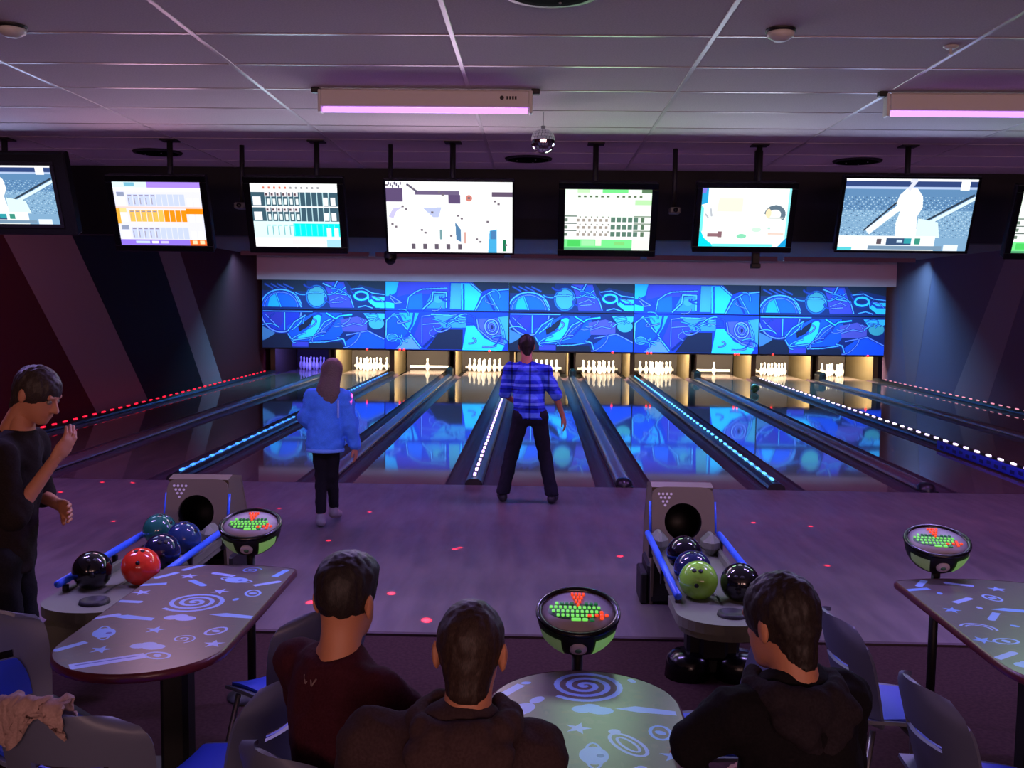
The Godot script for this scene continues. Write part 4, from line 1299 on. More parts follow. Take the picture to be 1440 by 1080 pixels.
# ------------------------------------------------------------------ tables with printed tops and their keyboards
func icon(c: Canvas, kind: String, x: float, y: float, k: int) -> void:
	var b := [rgb8(150, 190, 255), rgb8(130, 180, 255), rgb8(165, 190, 255)][k % 3] as Color
	var dk := rgb8(60, 76, 190)
	var t := (k * 0.7) - 1.0
	match kind:
		"SPIRAL", "spiral_s":
			var R := 0.138 if kind == "SPIRAL" else 0.05
			var turns := 3.2 if kind == "SPIRAL" else 2.0
			var p := []
			for i in 90:
				var a := TAU * turns * i / 89.0
				p.append([x + cos(a + t) * R * i / 89.0, y + sin(a + t) * R * i / 89.0])
			c.line(p, R * 0.15, b)
		"star":
			var p := []
			for i in 10:
				var a := TAU * i / 10.0 + t
				var r := 0.045 if i % 2 == 0 else 0.018
				p.append([x + cos(a) * r, y + sin(a) * r])
			c.poly(p, b)
		"dot":
			c.disc(x, y, 0.02, 0.013, b, t)
		"ring", "eye":
			c.ring(x, y, 0.05, 0.032, 0.012, b, t * 0.4)
			c.disc(x, y, 0.02, 0.014, b, t)
		"planet", "fish":
			c.disc(x, y, 0.06, 0.045, b, t * 0.3)
			c.ring(x, y, 0.085, 0.026, 0.009, b, t * 0.3)
			c.disc(x + 0.02, y, 0.012, 0.012, dk)
		"comet":
			c.poly([[x - 0.10, y], [x - 0.03, y - 0.025], [x + 0.1, y + 0.01], [x + 0.1, y + 0.045], [x - 0.03, y + 0.025]], b)
		"cloud", "blob":
			c.disc(x - 0.03, y, 0.035, 0.03, b)
			c.disc(x + 0.03, y + 0.008, 0.045, 0.032, b)
			c.disc(x, y - 0.015, 0.035, 0.03, b)
		"pin":
			c.disc(x - 0.02, y + 0.03, 0.035, 0.06, b, 0.6)
			c.disc(x + 0.03, y - 0.05, 0.02, 0.035, b, 0.6)
		"worm":
			c.ring(x, y, 0.04, 0.085, 0.012, b, -0.5)
			c.ring(x, y, 0.02, 0.055, 0.01, b, -0.5)
			c.disc(x - 0.035, y - 0.09, 0.02, 0.02, b)
		"arc":
			c.ring(x, y + 0.03, 0.07, 0.06, 0.012, b, 0.4, PI, TAU)
			c.ring(x, y + 0.03, 0.05, 0.04, 0.01, b, 0.4, PI, TAU)
		"slab":
			c.line([[x - 0.1, y + 0.06], [x + 0.1, y - 0.06]], 0.06, b)
			c.line([[x - 0.1, y + 0.05], [x + 0.09, y - 0.06]], 0.008, dk)
		_:
			var v := Vector2(0.055, 0).rotated(t)
			c.line([[x - v.x, y - v.y], [x + v.x, y + v.y]], 0.034, b)
			c.disc(x - v.x, y - v.y, 0.018, 0.018, b)

func make_table(label: String, x: float, d_far: float, length: float, w: float, round_far: bool, icons: Array, round_near: bool) -> void:
	var o := thing("patterned_table", label, "table", at(x, SEATS, d_far), 0.0, "patterned tables")
	# outline in (x, -z): y is the distance towards the camera, counted from the far end
	var pl := PackedVector2Array()
	var r := w / 2 * 0.98
	for k in 25:
		var a := PI * k / 24.0
		if round_near:
			pl.append(Vector2(cos(a) * w / 2, length - r + sin(a) * r))
		else:
			pl.append(Vector2(signf(cos(a)) * minf(w / 2, absf(cos(a)) * w * 0.62), length - 0.08 + sin(a) * 0.08))
	for k in 25:
		var a := PI + PI * k / 24.0
		if round_far:
			pl.append(Vector2(cos(a) * w / 2, r + sin(a) * r))
		else:
			pl.append(Vector2(signf(cos(a)) * minf(w / 2, absf(cos(a)) * w * 0.58), 0.13 + sin(a) * 0.13))
	var clean := PackedVector2Array()
	for v in pl:
		if clean.is_empty() or clean[clean.size() - 1].distance_to(v) > 0.002:
			clean.append(v)
	pl = clean
	var px := 900.0
	var c := Canvas.new(int(w * px * 0.75) + 8, int(length * px * 0.75) + 8, rgb8(104, 92, 94), Vector2(px, px) * 0.75, Vector2(-w / 2, 0))
	var rng := RandomNumberGenerator.new()
	rng.seed = 11
	for i in 260:    # the speckle of the laminate
		var q := Vector2(rng.randf_range(-w / 2, w / 2), rng.randf_range(0, length))
		c.disc(q.x, q.y, rng.randf_range(0.003, 0.02), rng.randf_range(0.003, 0.02), [rgb8(112, 98, 98), rgb8(96, 88, 92), rgb8(114, 96, 92), rgb8(102, 96, 90)][i % 4])
	for i in icons.size():
		icon(c, icons[i][0], icons[i][1], icons[i][2], i)
	var m := mat(Color.WHITE, 0.28)
	m.albedo_texture = c.tex()
	m.texture_repeat = false
	var st := st_new()
	var top := 0.75 - SEATS
	var idx := Geometry2D.triangulate_polygon(pl)
	for i in range(0, idx.size(), 3):
		var q := [pl[idx[i]], pl[idx[i + 1]], pl[idx[i + 2]]]
		var p := []
		for v in q:
			p.append(Vector3(v.x, top, v.y))
		if (p[1] - p[0]).cross(p[2] - p[0]).y > 0.0:
			q = [q[0], q[2], q[1]]
			p = [p[0], p[2], p[1]]
		for k in 3:
			st.set_uv(Vector2((q[k].x + w / 2) / (c.w / c.s.x), q[k].y / (c.h / c.s.y)))
			st.add_vertex(p[k])
	part(o, "printed_top", fin(st), m)
	var fl := Transform3D(Basis(Vector3.RIGHT, Vector3(0, 0, 1), Vector3(0, -1, 0)), Vector3.ZERO)
	part(o, "core_board", extrude_mesh(pl, -top + 0.0006, -top + 0.034, fl), M.dark)
	var se := st_new(true)
	var n := pl.size()
	for i in n:
		var a := pl[i]
		var b := pl[(i + 1) % n]
		var an := (pl[(i + 1) % n] - pl[(i + n - 1) % n]).orthogonal().normalized()
		var bn := (pl[(i + 2) % n] - a).orthogonal().normalized()
		var sgn := -1.0 if (a + an * 0.01 - Vector2(0, length / 2)).length() < (a - Vector2(0, length / 2)).length() else 1.0
		var lev := [[0.0, 0.0012], [0.007, -0.004], [0.009, -0.018], [0.007, -0.032], [0.0, -0.036]]
		for k in 4:
			var l0: Array = lev[k]
			var l1: Array = lev[k + 1]
			var p0: Vector2 = a + an * sgn * l0[0]
			var p1: Vector2 = b + bn * sgn * l0[0]
			var p2: Vector2 = b + bn * sgn * l1[0]
			var p3: Vector2 = a + an * sgn * l1[0]
			dquad(se, Vector3(p0.x, top + l0[1], p0.y), Vector3(p1.x, top + l0[1], p1.y), Vector3(p2.x, top + l1[1], p2.y), Vector3(p3.x, top + l1[1], p3.y), Vector3(an.x * sgn, 0.0, an.y * sgn) + Vector3(0, l0[1] + 0.018, 0) * 10.0)
	part(o, "edging", fin(se), M.edging)
	part(o, "pedestal", box_mesh(Vector3(0.12, top - 0.04, 0.12), 0.02, Vector3(0, (top - 0.04) / 2, length * 0.55)), M.black)
	part(o, "foot_plate", box_mesh(Vector3(0.42, 0.03, 0.5), 0.012, Vector3(0, 0.015, length * 0.55)), M.black)

func console(label: String, x: float, d: float, turn: float) -> void:
	var o := thing("score_keyboard", label, "keyboard", at(x, SEATS, d), turn, "bowl-shaped keyboards")
	part(o, "stem", tube_mesh([Vector3(0, 0, 0), Vector3(0, 0.8, 0)], [0.022], 14), M.black)
	part(o, "foot", lathe_mesh([Vector2(0.13, 0.0), Vector2(0.13, 0.012), Vector2(0.04, 0.03), Vector2(0.0, 0.03)], 24), M.black)
	var hd := Transform3D(Basis(Vector3.RIGHT, deg_to_rad(17.0)), Vector3(0, 0.935, 0))
	# bowl, in its own tilted axes: y = 0 is the face
	var prof := [Vector2(0.0, -0.165), Vector2(0.04, -0.16)]
	for k in 9:
		var a := PI / 2 * (1.0 - (k + 1) / 9.0)
		prof.append(Vector2(0.157 * cos(a * 0.92), -0.15 * sin(a) - 0.006))
	var bowl := part(o, "bowl", lathe_mesh(prof, 36), M.black, hd)
	part(bowl, "rim", lathe_mesh([Vector2(0.157, -0.012), Vector2(0.163, -0.004), Vector2(0.161, 0.008), Vector2(0.152, 0.011), Vector2(0.142, 0.006), Vector2(0.140, -0.004)], 36), M.black_gloss)
	var face := part(o, "face_plate", lathe_mesh([Vector2(0.142, -0.006), Vector2(0.142, 0.0), Vector2(0.0, 0.0)], 36), mat(Color(0.66, 0.62, 0.64), 0.4), hd)
	var g1 := st_new()
	var g2 := st_new()
	var o1 := st_new()
	var kx := 0.0185
	for r in 4:
		var nk: int = [11, 10, 8, 4][r]
		for k in nk:
			var x0 := (k - (nk - 1) / 2.0) * kx - 0.012 + (0.0 if r < 3 else 0.028)
			var z0 := -0.024 + r * 0.026
			if r == 3:
				if k == 0:
					bx(g1, Vector3(-0.008, 0.003, z0), Vector3(0.036, 0.006, 0.016), Basis.IDENTITY, 0.002)
				elif k == 2:
					bx(g1, Vector3(0.026, 0.003, z0), Vector3(0.02, 0.006, 0.016), Basis.IDENTITY, 0.002)
				continue
			bx(g1, Vector3(x0, 0.003, z0), Vector3(0.0115, 0.006, 0.016), Basis.IDENTITY, 0.002)
	bx(g1, Vector3(-0.082, 0.003, -0.05), Vector3(0.012, 0.006, 0.016), Basis.IDENTITY, 0.002)
	for k in 3:
		bx(g2, Vector3(-0.062 + k * 0.019, 0.003, -0.05), Vector3(0.014, 0.006, 0.016), Basis.IDENTITY, 0.002)
		bx(g2, Vector3(0.032 + k * 0.019, 0.003, -0.05), Vector3(0.014, 0.006, 0.016), Basis.IDENTITY, 0.002)
	bx(g2, Vector3(0.052, 0.003, 0.054), Vector3(0.02, 0.006, 0.018), Basis.IDENTITY, 0.002)
	for r in 4:
		for k in 4 - r:
			bx(o1, Vector3((k - (3 - r) / 2.0) * 0.0145, 0.004, -0.112 + r * 0.0235), Vector3(0.0105, 0.008, 0.017), Basis.IDENTITY, 0.002)
	for k in 5:
		var v := Vector3(cos(k * TAU / 4), 0, sin(k * TAU / 4)) * (0.019 if k < 4 else 0.0)
		bx(o1, Vector3(0.09, 0.004, 0.026) + v, Vector3(0.014, 0.008, 0.016), Basis.IDENTITY, 0.003)
	bx(o1, Vector3(0.043, 0.004, 0.03), Vector3(0.016, 0.007, 0.016), Basis.IDENTITY, 0.002)
	part(face, "green_key_lights", fin(g1), glow(Color(0.50, 0.95, 0.38), 0.85)).set_meta("kind", "stuff")
	part(face, "dim_green_key_lights", fin(g2), glow(Color(0.05, 0.42, 0.22), 0.7)).set_meta("kind", "stuff")
	part(face, "orange_key_lights", fin(o1), glow(Color(1.0, 0.28, 0.06), 0.95)).set_meta("kind", "stuff")
	part(face, "key_bed", lathe_mesh([Vector2(0.105, 0.0), Vector2(0.1, 0.0016), Vector2(0.0, 0.0016)], 24), mat(Color(0.16, 0.36, 0.16), 0.5), Transform3D(Basis.from_scale(Vector3(1.0, 1, 0.52)), Vector3(-0.012, 0, 0.0)))
	# the lit windows and the round button on the side of the bowl towards the seats
	for s in [-1.0, 1.0]:
		var st := st_new(true)
		for i in 4:
			for j in 3:
				var p := []
				for q in [[i, j], [i + 1, j], [i + 1, j + 1], [i, j + 1]]:
					var az: float = PI / 2 + s * (0.42 + q[0] * 0.17)
					var el: float = 0.16 + q[1] * 0.21 * (1.0 - 0.12 * q[0])
					var r: float = 0.161 * cos(el * 0.92)
					p.append(Vector3(cos(az) * r, -0.155 * sin(el) - 0.004, sin(az) * r) * 1.004)
				dquad(st, p[0], p[1], p[2], p[3], p[0])
		part(bowl, "side_window", fin(st), glow(Color(0.32, 0.42, 0.26) if s > 0 else Color(0.5, 0.75, 0.36), 0.35, Color(0.55, 0.6, 0.5)))
	var bt := part(bowl, "round_button", lathe_mesh([Vector2(0.032, -0.006), Vector2(0.032, 0.006), Vector2(0.026, 0.009), Vector2(0.0, 0.009)], 24), mat(Color(0.72, 0.68, 0.72), 0.4), Transform3D(Basis(Vector3.RIGHT, deg_to_rad(113)), Vector3(0, -0.066, 0.144)))
	part(bt, "button_centre", lathe_mesh([Vector2(0.014, 0.0), Vector2(0.013, 0.0105), Vector2(0.0, 0.0105)], 16), mat(Color(0.3, 0.5, 0.4), 0.4))

func build_tables() -> void:
	var L := [["strip", -0.19, 0.06], ["spiral_s", 0.11, 0.09], ["bar", 0.0, 0.18], ["fish", 0.09, 0.27], ["bar", 0.27, 0.14], ["bar", 0.25, 0.32], ["ring", 0.23, 0.48], ["bar", -0.08, 0.33], ["star", -0.16, 0.22], ["bar", -0.27, 0.21], ["bar", -0.28, 0.37], ["star", -0.28, 0.5], ["SPIRAL", 0.01, 0.63], ["dot", 0.18, 0.58], ["star", 0.07, 0.46], ["bar", -0.29, 0.64], ["comet", -0.18, 0.85], ["blob", 0.02, 0.85], ["comet", 0.23, 0.8], ["star", -0.02, 1.01], ["ring", 0.23, 1.01], ["spiral_s", 0.13, 1.11], ["planet", -0.21, 1.06], ["bar", -0.3, 0.86], ["blob", 0.02, 1.2], ["ring", 0.1, 1.3], ["star", 0.27, 1.16], ["bar", -0.27, 1.22], ["star", -0.14, 1.25], ["slab", -0.06, 1.37]]
	var C := [["bar", -0.25, 0.2], ["dot", -0.2, 0.13], ["pin", -0.19, 0.33], ["SPIRAL", 0.01, 0.145], ["cloud", 0.02, 0.35], ["star", -0.03, 0.5], ["comet", 0.2, 0.34], ["eye", 0.23, 0.52], ["worm", 0.12, 0.61], ["planet", 0.01, 0.69], ["star", 0.25, 0.68], ["arc", -0.18, 0.53], ["dot", 0.18, 0.09], ["bar", -0.1, 0.76], ["bar", 0.1, 0.8]]
	var R := [["bar", -0.21, 0.09], ["bar", -0.27, 0.2], ["bar", -0.03, 0.1], ["star", 0.12, 0.17], ["dot", -0.19, 0.26], ["bar", -0.13, 0.37], ["ring", 0.03, 0.32], ["star", -0.24, 0.52], ["dot", -0.1, 0.48], ["bar", -0.09, 0.6], ["comet", 0.04, 0.5], ["arc", -0.23, 0.74], ["ring", -0.19, 0.93], ["star", -0.28, 0.92], ["bar", -0.27, 1.1], ["blob", -0.22, 1.2], ["dot", -0.06, 0.73], ["SPIRAL", 0.1, 0.85]]
	make_table("blue-printed table beside the rack with the orange-red ball", -1.52, 4.94, 1.5, 0.655, false, L, true)
	make_table("blue-printed table between the seated people, large spiral at its round end", 0.18, 3.575, 0.93, 0.635, true, C, true)
	make_table("blue-printed table beside the two empty grey chairs", 2.12, 4.93, 1.5, 0.655, false, R, true)
	console("bowl keyboard standing by the orange-red ball's rack", -1.49, 5.12, 0.1)
	console("bowl keyboard at the round end of the spiral table", 0.175, 3.74, -0.02)
	console("bowl keyboard at the end of the table beside the empty grey chairs", 2.05, 5.02, -0.12)

# ------------------------------------------------------------------ chairs
func chair_proto() -> Node3D:
	var o := Node3D.new()
	o.name = "shell_chair"
	var nu := 16
	var nv := 14
	var pts := PackedVector3Array()
	for j in nv + 1:
		for i in nu + 1:
			var u := float(i) / nu * 2.0 - 1.0
			var v := float(j) / nv
			var hw := 0.235 * (0.9 + 0.14 * sin(v * PI * 0.8))
			if v > 0.72:
				var t := (v - 0.72) / 0.28
				hw *= lerpf(1.0, sqrt(maxf(1.0 - t * t, 0.0)) * 0.45 + 0.55, t)
			var y := 0.47 + v * 0.41 - 0.035 * u * u * smoothstep(0.6, 1.0, v)
			var z := 0.20 + v * 0.10 - u * u * 0.075
			pts.append(Vector3(u * hw, y, z))
	var holes := {}
	for i in range(4, 12):
		for j in [7]:
			holes[Vector2i(i, j)] = true
	part(o, "backrest", sheet(nu, nv, pts, 0.014, holes), M.shell)
	var pp := PackedVector3Array()
	for j in 9:
		for i in 11:
			var u := (float(i) / 10 * 2.0 - 1.0)
			var v := float(j) / 8
			var w := 0.155 * (1.0 - 0.25 * v * v * v)
			pp.append(Vector3(u * w, 0.525 + v * 0.15, 0.20 + (0.14 + v * 0.37) * 0.10 - u * u * 0.03 - 0.014))
	part(o, "back_pad", sheet(10, 8, pp, 0.01), M.pad)
	var sp := PackedVector3Array()
	for j in 11:
		for i in 13:
			var u := float(i) / 12 * 2.0 - 1.0
			var v := float(j) / 10
			var hw := 0.225 * (1.0 - 0.12 * v * v)
			sp.append(Vector3(u * hw, 0.455 + 0.03 * u * u + 0.02 * (1 - v) * (1 - v) - 0.03 * v * v * v, 0.21 - v * 0.43))
	part(o, "seat", sheet(12, 10, sp, 0.014), M.shell)
	var qp := PackedVector3Array()
	for j in 9:
		for i in 9:
			var u := float(i) / 8 * 2.0 - 1.0
			var v := float(j) / 8
			qp.append(Vector3(u * 0.19 * (1.0 - 0.1 * v), 0.472 + 0.02 * u * u - 0.028 * v * v * v, 0.165 - v * 0.375))
	part(o, "seat_pad", sheet(8, 8, qp, 0.014), M.pad)
	for s in [-1.0, 1.0]:
		part(o, "leg", tube_mesh([Vector3(0.17 * s, 0.445, 0.15), Vector3(0.215 * s, 0.2, 0.2), Vector3(0.225 * s, 0.0, 0.24)], [0.012], 8), M.steel)
		part(o, "leg", tube_mesh([Vector3(0.17 * s, 0.43, -0.16), Vector3(0.21 * s, 0.2, -0.19), Vector3(0.22 * s, 0.0, -0.21)], [0.012], 8), M.steel)
	part(o, "stretcher", tube_mesh([Vector3(-0.18, 0.43, 0.0), Vector3(0.18, 0.43, 0.0)], [0.01], 8), M.steel)
	return o

func build_chairs() -> void:
	var spots := [
		[-1.38, 3.12, -4.0, "grey shell chair with a pale scarf over its backrest"],
		[-1.93, 3.62, -118.0, "grey shell chair with blue pads facing the table by the orange-red ball"],
		[-1.06, 3.31, 73.0, "empty grey shell chair behind the maroon-shirted person"],
		[-1.02, 4.12, 48.0, "empty grey shell chair nearest the score keyboard by the orange-red ball"],
		[1.56, 3.30, -84.0, "empty grey shell chair behind the black-hooded person, nearer the entrance side"],
		[1.49, 4.02, -86.0, "empty grey shell chair beside the table, nearer the lanes than its neighbour"],
		[0.66, 3.68, 84.0, "grey shell chair with blue seat pad drawn up to the spiral table"],
		[-0.545, 2.85, -38.0, "grey shell chair under the maroon-shirted person"],
		[-0.20, 2.40, -6.0, "grey shell chair under the brown-hooded person"],
		[0.735, 2.66, 24.0, "grey shell chair under the black-hooded person"],
	]
	var src: Node3D
	for i in spots.size():
		var s: Array = spots[i]
		var o: Node3D
		if i == 0:
			src = chair_proto()
			src.name = numbered("shell_chair")
			add_child(src)
			tag(src, s[3], "chair", "shell chairs in the seating area")
			o = src
		else:
			o = copy_of(src, s[3])
		o.position = at(s[0], SEATS, s[1])
		o.rotation.y = deg_to_rad(s[2])
	# the scarf thrown over the first chair's backrest
	var nz := FastNoiseLite.new()
	nz.seed = 5
	nz.frequency = 2.5
	var pts := PackedVector3Array()
	var nu := 36
	var nv := 26
	for j in nv + 1:
		for i in nu + 1:
			var u := float(i) / nu
			var v := float(j) / nv * 2.0 - 1.0    # -1 hangs down the back, +1 down the inside
			var x := lerpf(-0.235, 0.02, u)
			var topy := 0.885 - 0.30 * maxf(0.0, -x - 0.13) * 3.0 * (-x - 0.13) * 3.0
			var n := nz.get_noise_2d(u * 2.0, v * 1.3) * 0.03
			var drop := absf(v) * (0.13 + 0.05 * sin(u * 7.0) - 0.04 * u)
			var r := 0.026 + absf(n)
			var ang := clampf(v * 3.0, -1.0, 1.0) * PI / 2
			var hang := maxf(0.0, drop - 0.04)
			pts.append(Vector3(x + n * 0.6, topy - hang + cos(ang) * r + n * 0.4, 0.283 - (x / 0.235) * (x / 0.235) * 0.06 - sin(ang) * (r + 0.006) - hang * 0.22))
	var sc := MeshInstance3D.new()
	sc.name = numbered("scarf")
	sc.mesh = sheet(nu, nv, pts, 0.009)
	sc.material_override = cloth(Color(0.66, 0.54, 0.52), 61)
	add_child(sc)
	sc.transform = src.transform
	tag(sc, "pale pinkish scarf draped over a grey shell chair's backrest", "scarf")

# ------------------------------------------------------------------ people: distance fields meshed as surface nets
class Field:
	var o: Vector3
	var h: float
	var nx: int
	var ny: int
	var nz: int
	var v := PackedFloat32Array()
	func _init(lo: Vector3, hi: Vector3, cell: float) -> void:
		o = lo
		h = cell
		nx = ceili((hi.x - lo.x) / h) + 1
		ny = ceili((hi.y - lo.y) / h) + 1
		nz = ceili((hi.z - lo.z) / h) + 1
		v.resize(nx * ny * nz)
		v.fill(9.0)
	func cap(a: Vector3, b: Vector3, ra: float, rb: float, k := 0.03, sq := Vector3.ONE) -> void:
		var rm := maxf(ra, rb) + k + h * 1.5
		var ex := Vector3(rm, rm, rm) * sq.max(Vector3.ONE * 0.4)
		var lo := (a.min(b) - ex - o) / h
		var hi := (a.max(b) + ex - o) / h
		var ab := b - a
		var l2 := maxf(ab.length_squared(), 1e-9)
		var plain := sq == Vector3.ONE
		var ms := minf(sq.x, minf(sq.y, sq.z))
		var x0 := maxi(0, floori(lo.x))
		var x1 := mini(nx - 1, ceili(hi.x))
		for iz in range(maxi(0, floori(lo.z)), mini(nz - 1, ceili(hi.z)) + 1):
			for iy in range(maxi(0, floori(lo.y)), mini(ny - 1, ceili(hi.y)) + 1):
				var p := Vector3(o.x + x0 * h, o.y + iy * h, o.z + iz * h) - a
				var at_ := (iz * ny + iy) * nx + x0
				for ix in range(x0, x1 + 1):
					var t := clampf(p.dot(ab) / l2, 0.0, 1.0)
					var q := p - ab * t
					var d: float
					if plain:
						d = q.length() - lerpf(ra, rb, t)
					else:
						d = ((q / sq).length() - lerpf(ra, rb, t)) * ms
					var w := v[at_]
					var e := maxf(k - absf(w - d), 0.0)
					v[at_] = minf(w, d) - (e * e * 0.25 / k if k > 0.0 else 0.0)
					at_ += 1
					p.x += h
	func ball(c: Vector3, r: Vector3, k := 0.02) -> void:
		var m := minf(r.x, minf(r.y, r.z))
		cap(c, c + Vector3(0, 1e-5, 0), m, m, k, r / m)
	func cut(pt: Vector3, n: Vector3) -> void:
		n = n.normalized()
		for iz in nz:
			for iy in ny:
				var s := (Vector3(o.x, o.y + iy * h, o.z + iz * h) - pt).dot(n)
				var at_ := (iz * ny + iy) * nx
				for ix in nx:
					if v[at_] < 1.0:
						v[at_] = maxf(v[at_], s + n.x * ix * h)
					at_ += 1
	func carve(c: Vector3, r: Vector3) -> void:
		var m := minf(r.x, minf(r.y, r.z))
		for iz in nz:
			for iy in ny:
				var at_ := (iz * ny + iy) * nx
				for ix in nx:
					if v[at_] < 1.0:
						var p := (o + Vector3(ix, iy, iz) * h - c) / r
						v[at_] = maxf(v[at_], -(p.length() - 1.0) * m)
					at_ += 1
	func mesh(rough := 0.0, freq := 12.0, sd := 1, sqz := Vector3.ONE) -> ArrayMesh:
		var vert := PackedVector3Array()
		var index := PackedInt32Array()
		var id := PackedInt32Array()
		id.resize(v.size())
		id.fill(-1)
		var sx := 1
		var sy := nx
		var sz := nx * ny
		var offs := [0, sx, sy, sx + sy, sz, sx + sz, sy + sz, sx + sy + sz]
		var edges := [[0, 1], [2, 3], [4, 5], [6, 7], [0, 2], [1, 3], [4, 6], [5, 7], [0, 4], [1, 5], [2, 6], [3, 7]]
		var lim := h * 2.5
		for iz in nz - 1:
			for iy in ny - 1:
				var base := (iz * ny + iy) * nx
				for ix in nx - 1:
					var b := base + ix
					if absf(v[b]) > lim:
						continue
					var neg := 0
					for q in 8:
						if v[b + offs[q]] < 0.0:
							neg += 1
					if neg == 0 or neg == 8:
						continue
					var sum := Vector3.ZERO
					var cnt := 0
					for e in edges:
						var fa := v[b + offs[e[0]]]
						var fb := v[b + offs[e[1]]]
						if (fa < 0.0) != (fb < 0.0):
							var t := fa / (fa - fb)
							var pa := Vector3(e[0] & 1, (e[0] >> 1) & 1, e[0] >> 2)
							var pb := Vector3(e[1] & 1, (e[1] >> 1) & 1, e[1] >> 2)
							sum += pa.lerp(pb, t)
							cnt += 1
					id[b] = vert.size()
					vert.append(o + (Vector3(ix, iy, iz) + sum / cnt) * h)
		for iz in range(1, nz - 1):
			for iy in range(1, ny - 1):
				var base := (iz * ny + iy) * nx
				for ix in range(1, nx - 1):
					var b := base + ix
					var f0 := v[b]
					if absf(f0) > lim:
						continue
					for ax in 3:
						var st: int = [sx, sy, sz][ax]
						var f1 := v[b + st]
						if (f0 < 0.0) == (f1 < 0.0):
							continue
						var u: int = [sy, sz, sx][ax]
						var w: int = [sz, sx, sy][ax]
						var q := [id[b - u - w], id[b - w], id[b], id[b - u]]
						if q.has(-1):
							continue
						if f0 < 0.0:
							index.append_array(PackedInt32Array([q[0], q[2], q[1], q[0], q[3], q[2]]))
						else:
							index.append_array(PackedInt32Array([q[0], q[1], q[2], q[0], q[2], q[3]]))
		var nor := PackedVector3Array()
		nor.resize(vert.size())
		for pass_ in 2:
			nor.fill(Vector3.ZERO)
			for i in range(0, index.size(), 3):
				var a := vert[index[i]]
				var n := (vert[index[i + 2]] - a).cross(vert[index[i + 1]] - a)
				nor[index[i]] += n
				nor[index[i + 1]] += n
				nor[index[i + 2]] += n
			for i in nor.size():
				nor[i] = nor[i].normalized()
			if rough <= 0.0 or pass_ == 1:
				break
			var ns := FastNoiseLite.new()
			ns.seed = sd
			ns.frequency = freq
			ns.fractal_octaves = 3
			for i in vert.size():
				vert[i] += nor[i] * ns.get_noise_3dv(vert[i] * sqz) * rough
		var arr := []
		arr.resize(Mesh.ARRAY_MAX)
		arr[Mesh.ARRAY_VERTEX] = vert
		arr[Mesh.ARRAY_NORMAL] = nor
		arr[Mesh.ARRAY_INDEX] = index
		var m := ArrayMesh.new()
		if index.size():
			m.add_surface_from_arrays(Mesh.PRIMITIVE_TRIANGLES, arr)
		return m

# a head in its own axes: middle of the skull at the origin, face towards -z
func get_head() -> ArrayMesh:
	if head_mesh == null:
		var f := Field.new(Vector3(-0.12, -0.21, -0.15), Vector3(0.12, 0.14, 0.14), 0.006)
		f.ball(Vector3(0, 0.03, 0.012), Vector3(0.074, 0.088, 0.094), 0.01)
		f.ball(Vector3(0, -0.045, -0.03), Vector3(0.058, 0.07, 0.065), 0.03)
		f.ball(Vector3(0, -0.095, -0.065), Vector3(0.026, 0.02, 0.022), 0.025)
		f.cap(Vector3(0, -0.05, 0.03), Vector3(0, -0.19, 0.045), 0.054, 0.058, 0.03)
		f.cap(Vector3(0, 0.012, -0.088), Vector3(0, -0.028, -0.11), 0.008, 0.013, 0.012)
		f.cap(Vector3(-0.014, -0.032, -0.098), Vector3(0.014, -0.032, -0.098), 0.008, 0.008, 0.01)
		f.cap(Vector3(-0.04, 0.03, -0.078), Vector3(0.04, 0.03, -0.078), 0.012, 0.012, 0.015)
		f.cap(Vector3(-0.02, -0.06, -0.088), Vector3(0.02, -0.06, -0.088), 0.007, 0.007, 0.008)
		f.cap(Vector3(-0.016, -0.071, -0.086), Vector3(0.016, -0.071, -0.086), 0.007, 0.007, 0.006)
		for s in [-1.0, 1.0]:
			f.carve(Vector3(0.031 * s, 0.008, -0.1), Vector3(0.018, 0.012, 0.018))
			f.ball(Vector3(0.078 * s, -0.006, 0.022), Vector3(0.009, 0.032, 0.018), 0.008)
			f.ball(Vector3(0.084 * s, 0.006, 0.03), Vector3(0.006, 0.024, 0.012), 0.006)
		head_mesh = f.mesh()
	return head_mesh

# a relaxed hand: wrist at the origin, fingers down -y, palm towards -z, thumb on the side s
func get_hand(s: float) -> ArrayMesh:
	if not hand_meshes.has(s):
		var f := Field.new(Vector3(-0.1, -0.21, -0.09), Vector3(0.1, 0.06, 0.05), 0.0045)
		f.cap(Vector3(0, 0.04, 0), Vector3(0, -0.02, 0), 0.026, 0.027, 0.02, Vector3(1, 1, 0.8))
		f.ball(Vector3(0, -0.05, 0), Vector3(0.041, 0.05, 0.017), 0.02)
		for k in 4:
			var x: float = s * [0.030, 0.011, -0.009, -0.028][k]
			var l: float = [0.072, 0.082, 0.077, 0.06][k]
			var b := Vector3(x, -0.085 + 0.004 * absf(k - 1.3), 0.0)
			var m := b + Vector3(x * 0.1, -l * 0.5, -l * 0.12)
			var e := m + Vector3(0, -l * 0.42, -l * 0.34)
			f.cap(b, m, 0.0095, 0.0088, 0.006)
			f.cap(m, e, 0.0088, 0.0078, 0.004)
		f.cap(Vector3(0.026 * s, -0.025, -0.004), Vector3(0.052 * s, -0.058, -0.016), 0.014, 0.011, 0.01)
		f.cap(Vector3(0.052 * s, -0.058, -0.016), Vector3(0.056 * s, -0.09, -0.028), 0.011, 0.009, 0.004)
		hand_meshes[s] = f.mesh()
	return hand_meshes[s]

func facing(dir: Vector3, fwd: Vector3) -> Basis:
	# -y runs along dir, -z towards fwd
	var y := -dir.normalized()
	var z := -(fwd - y * fwd.dot(y)).normalized()
	return Basis(y.cross(z), y, z)

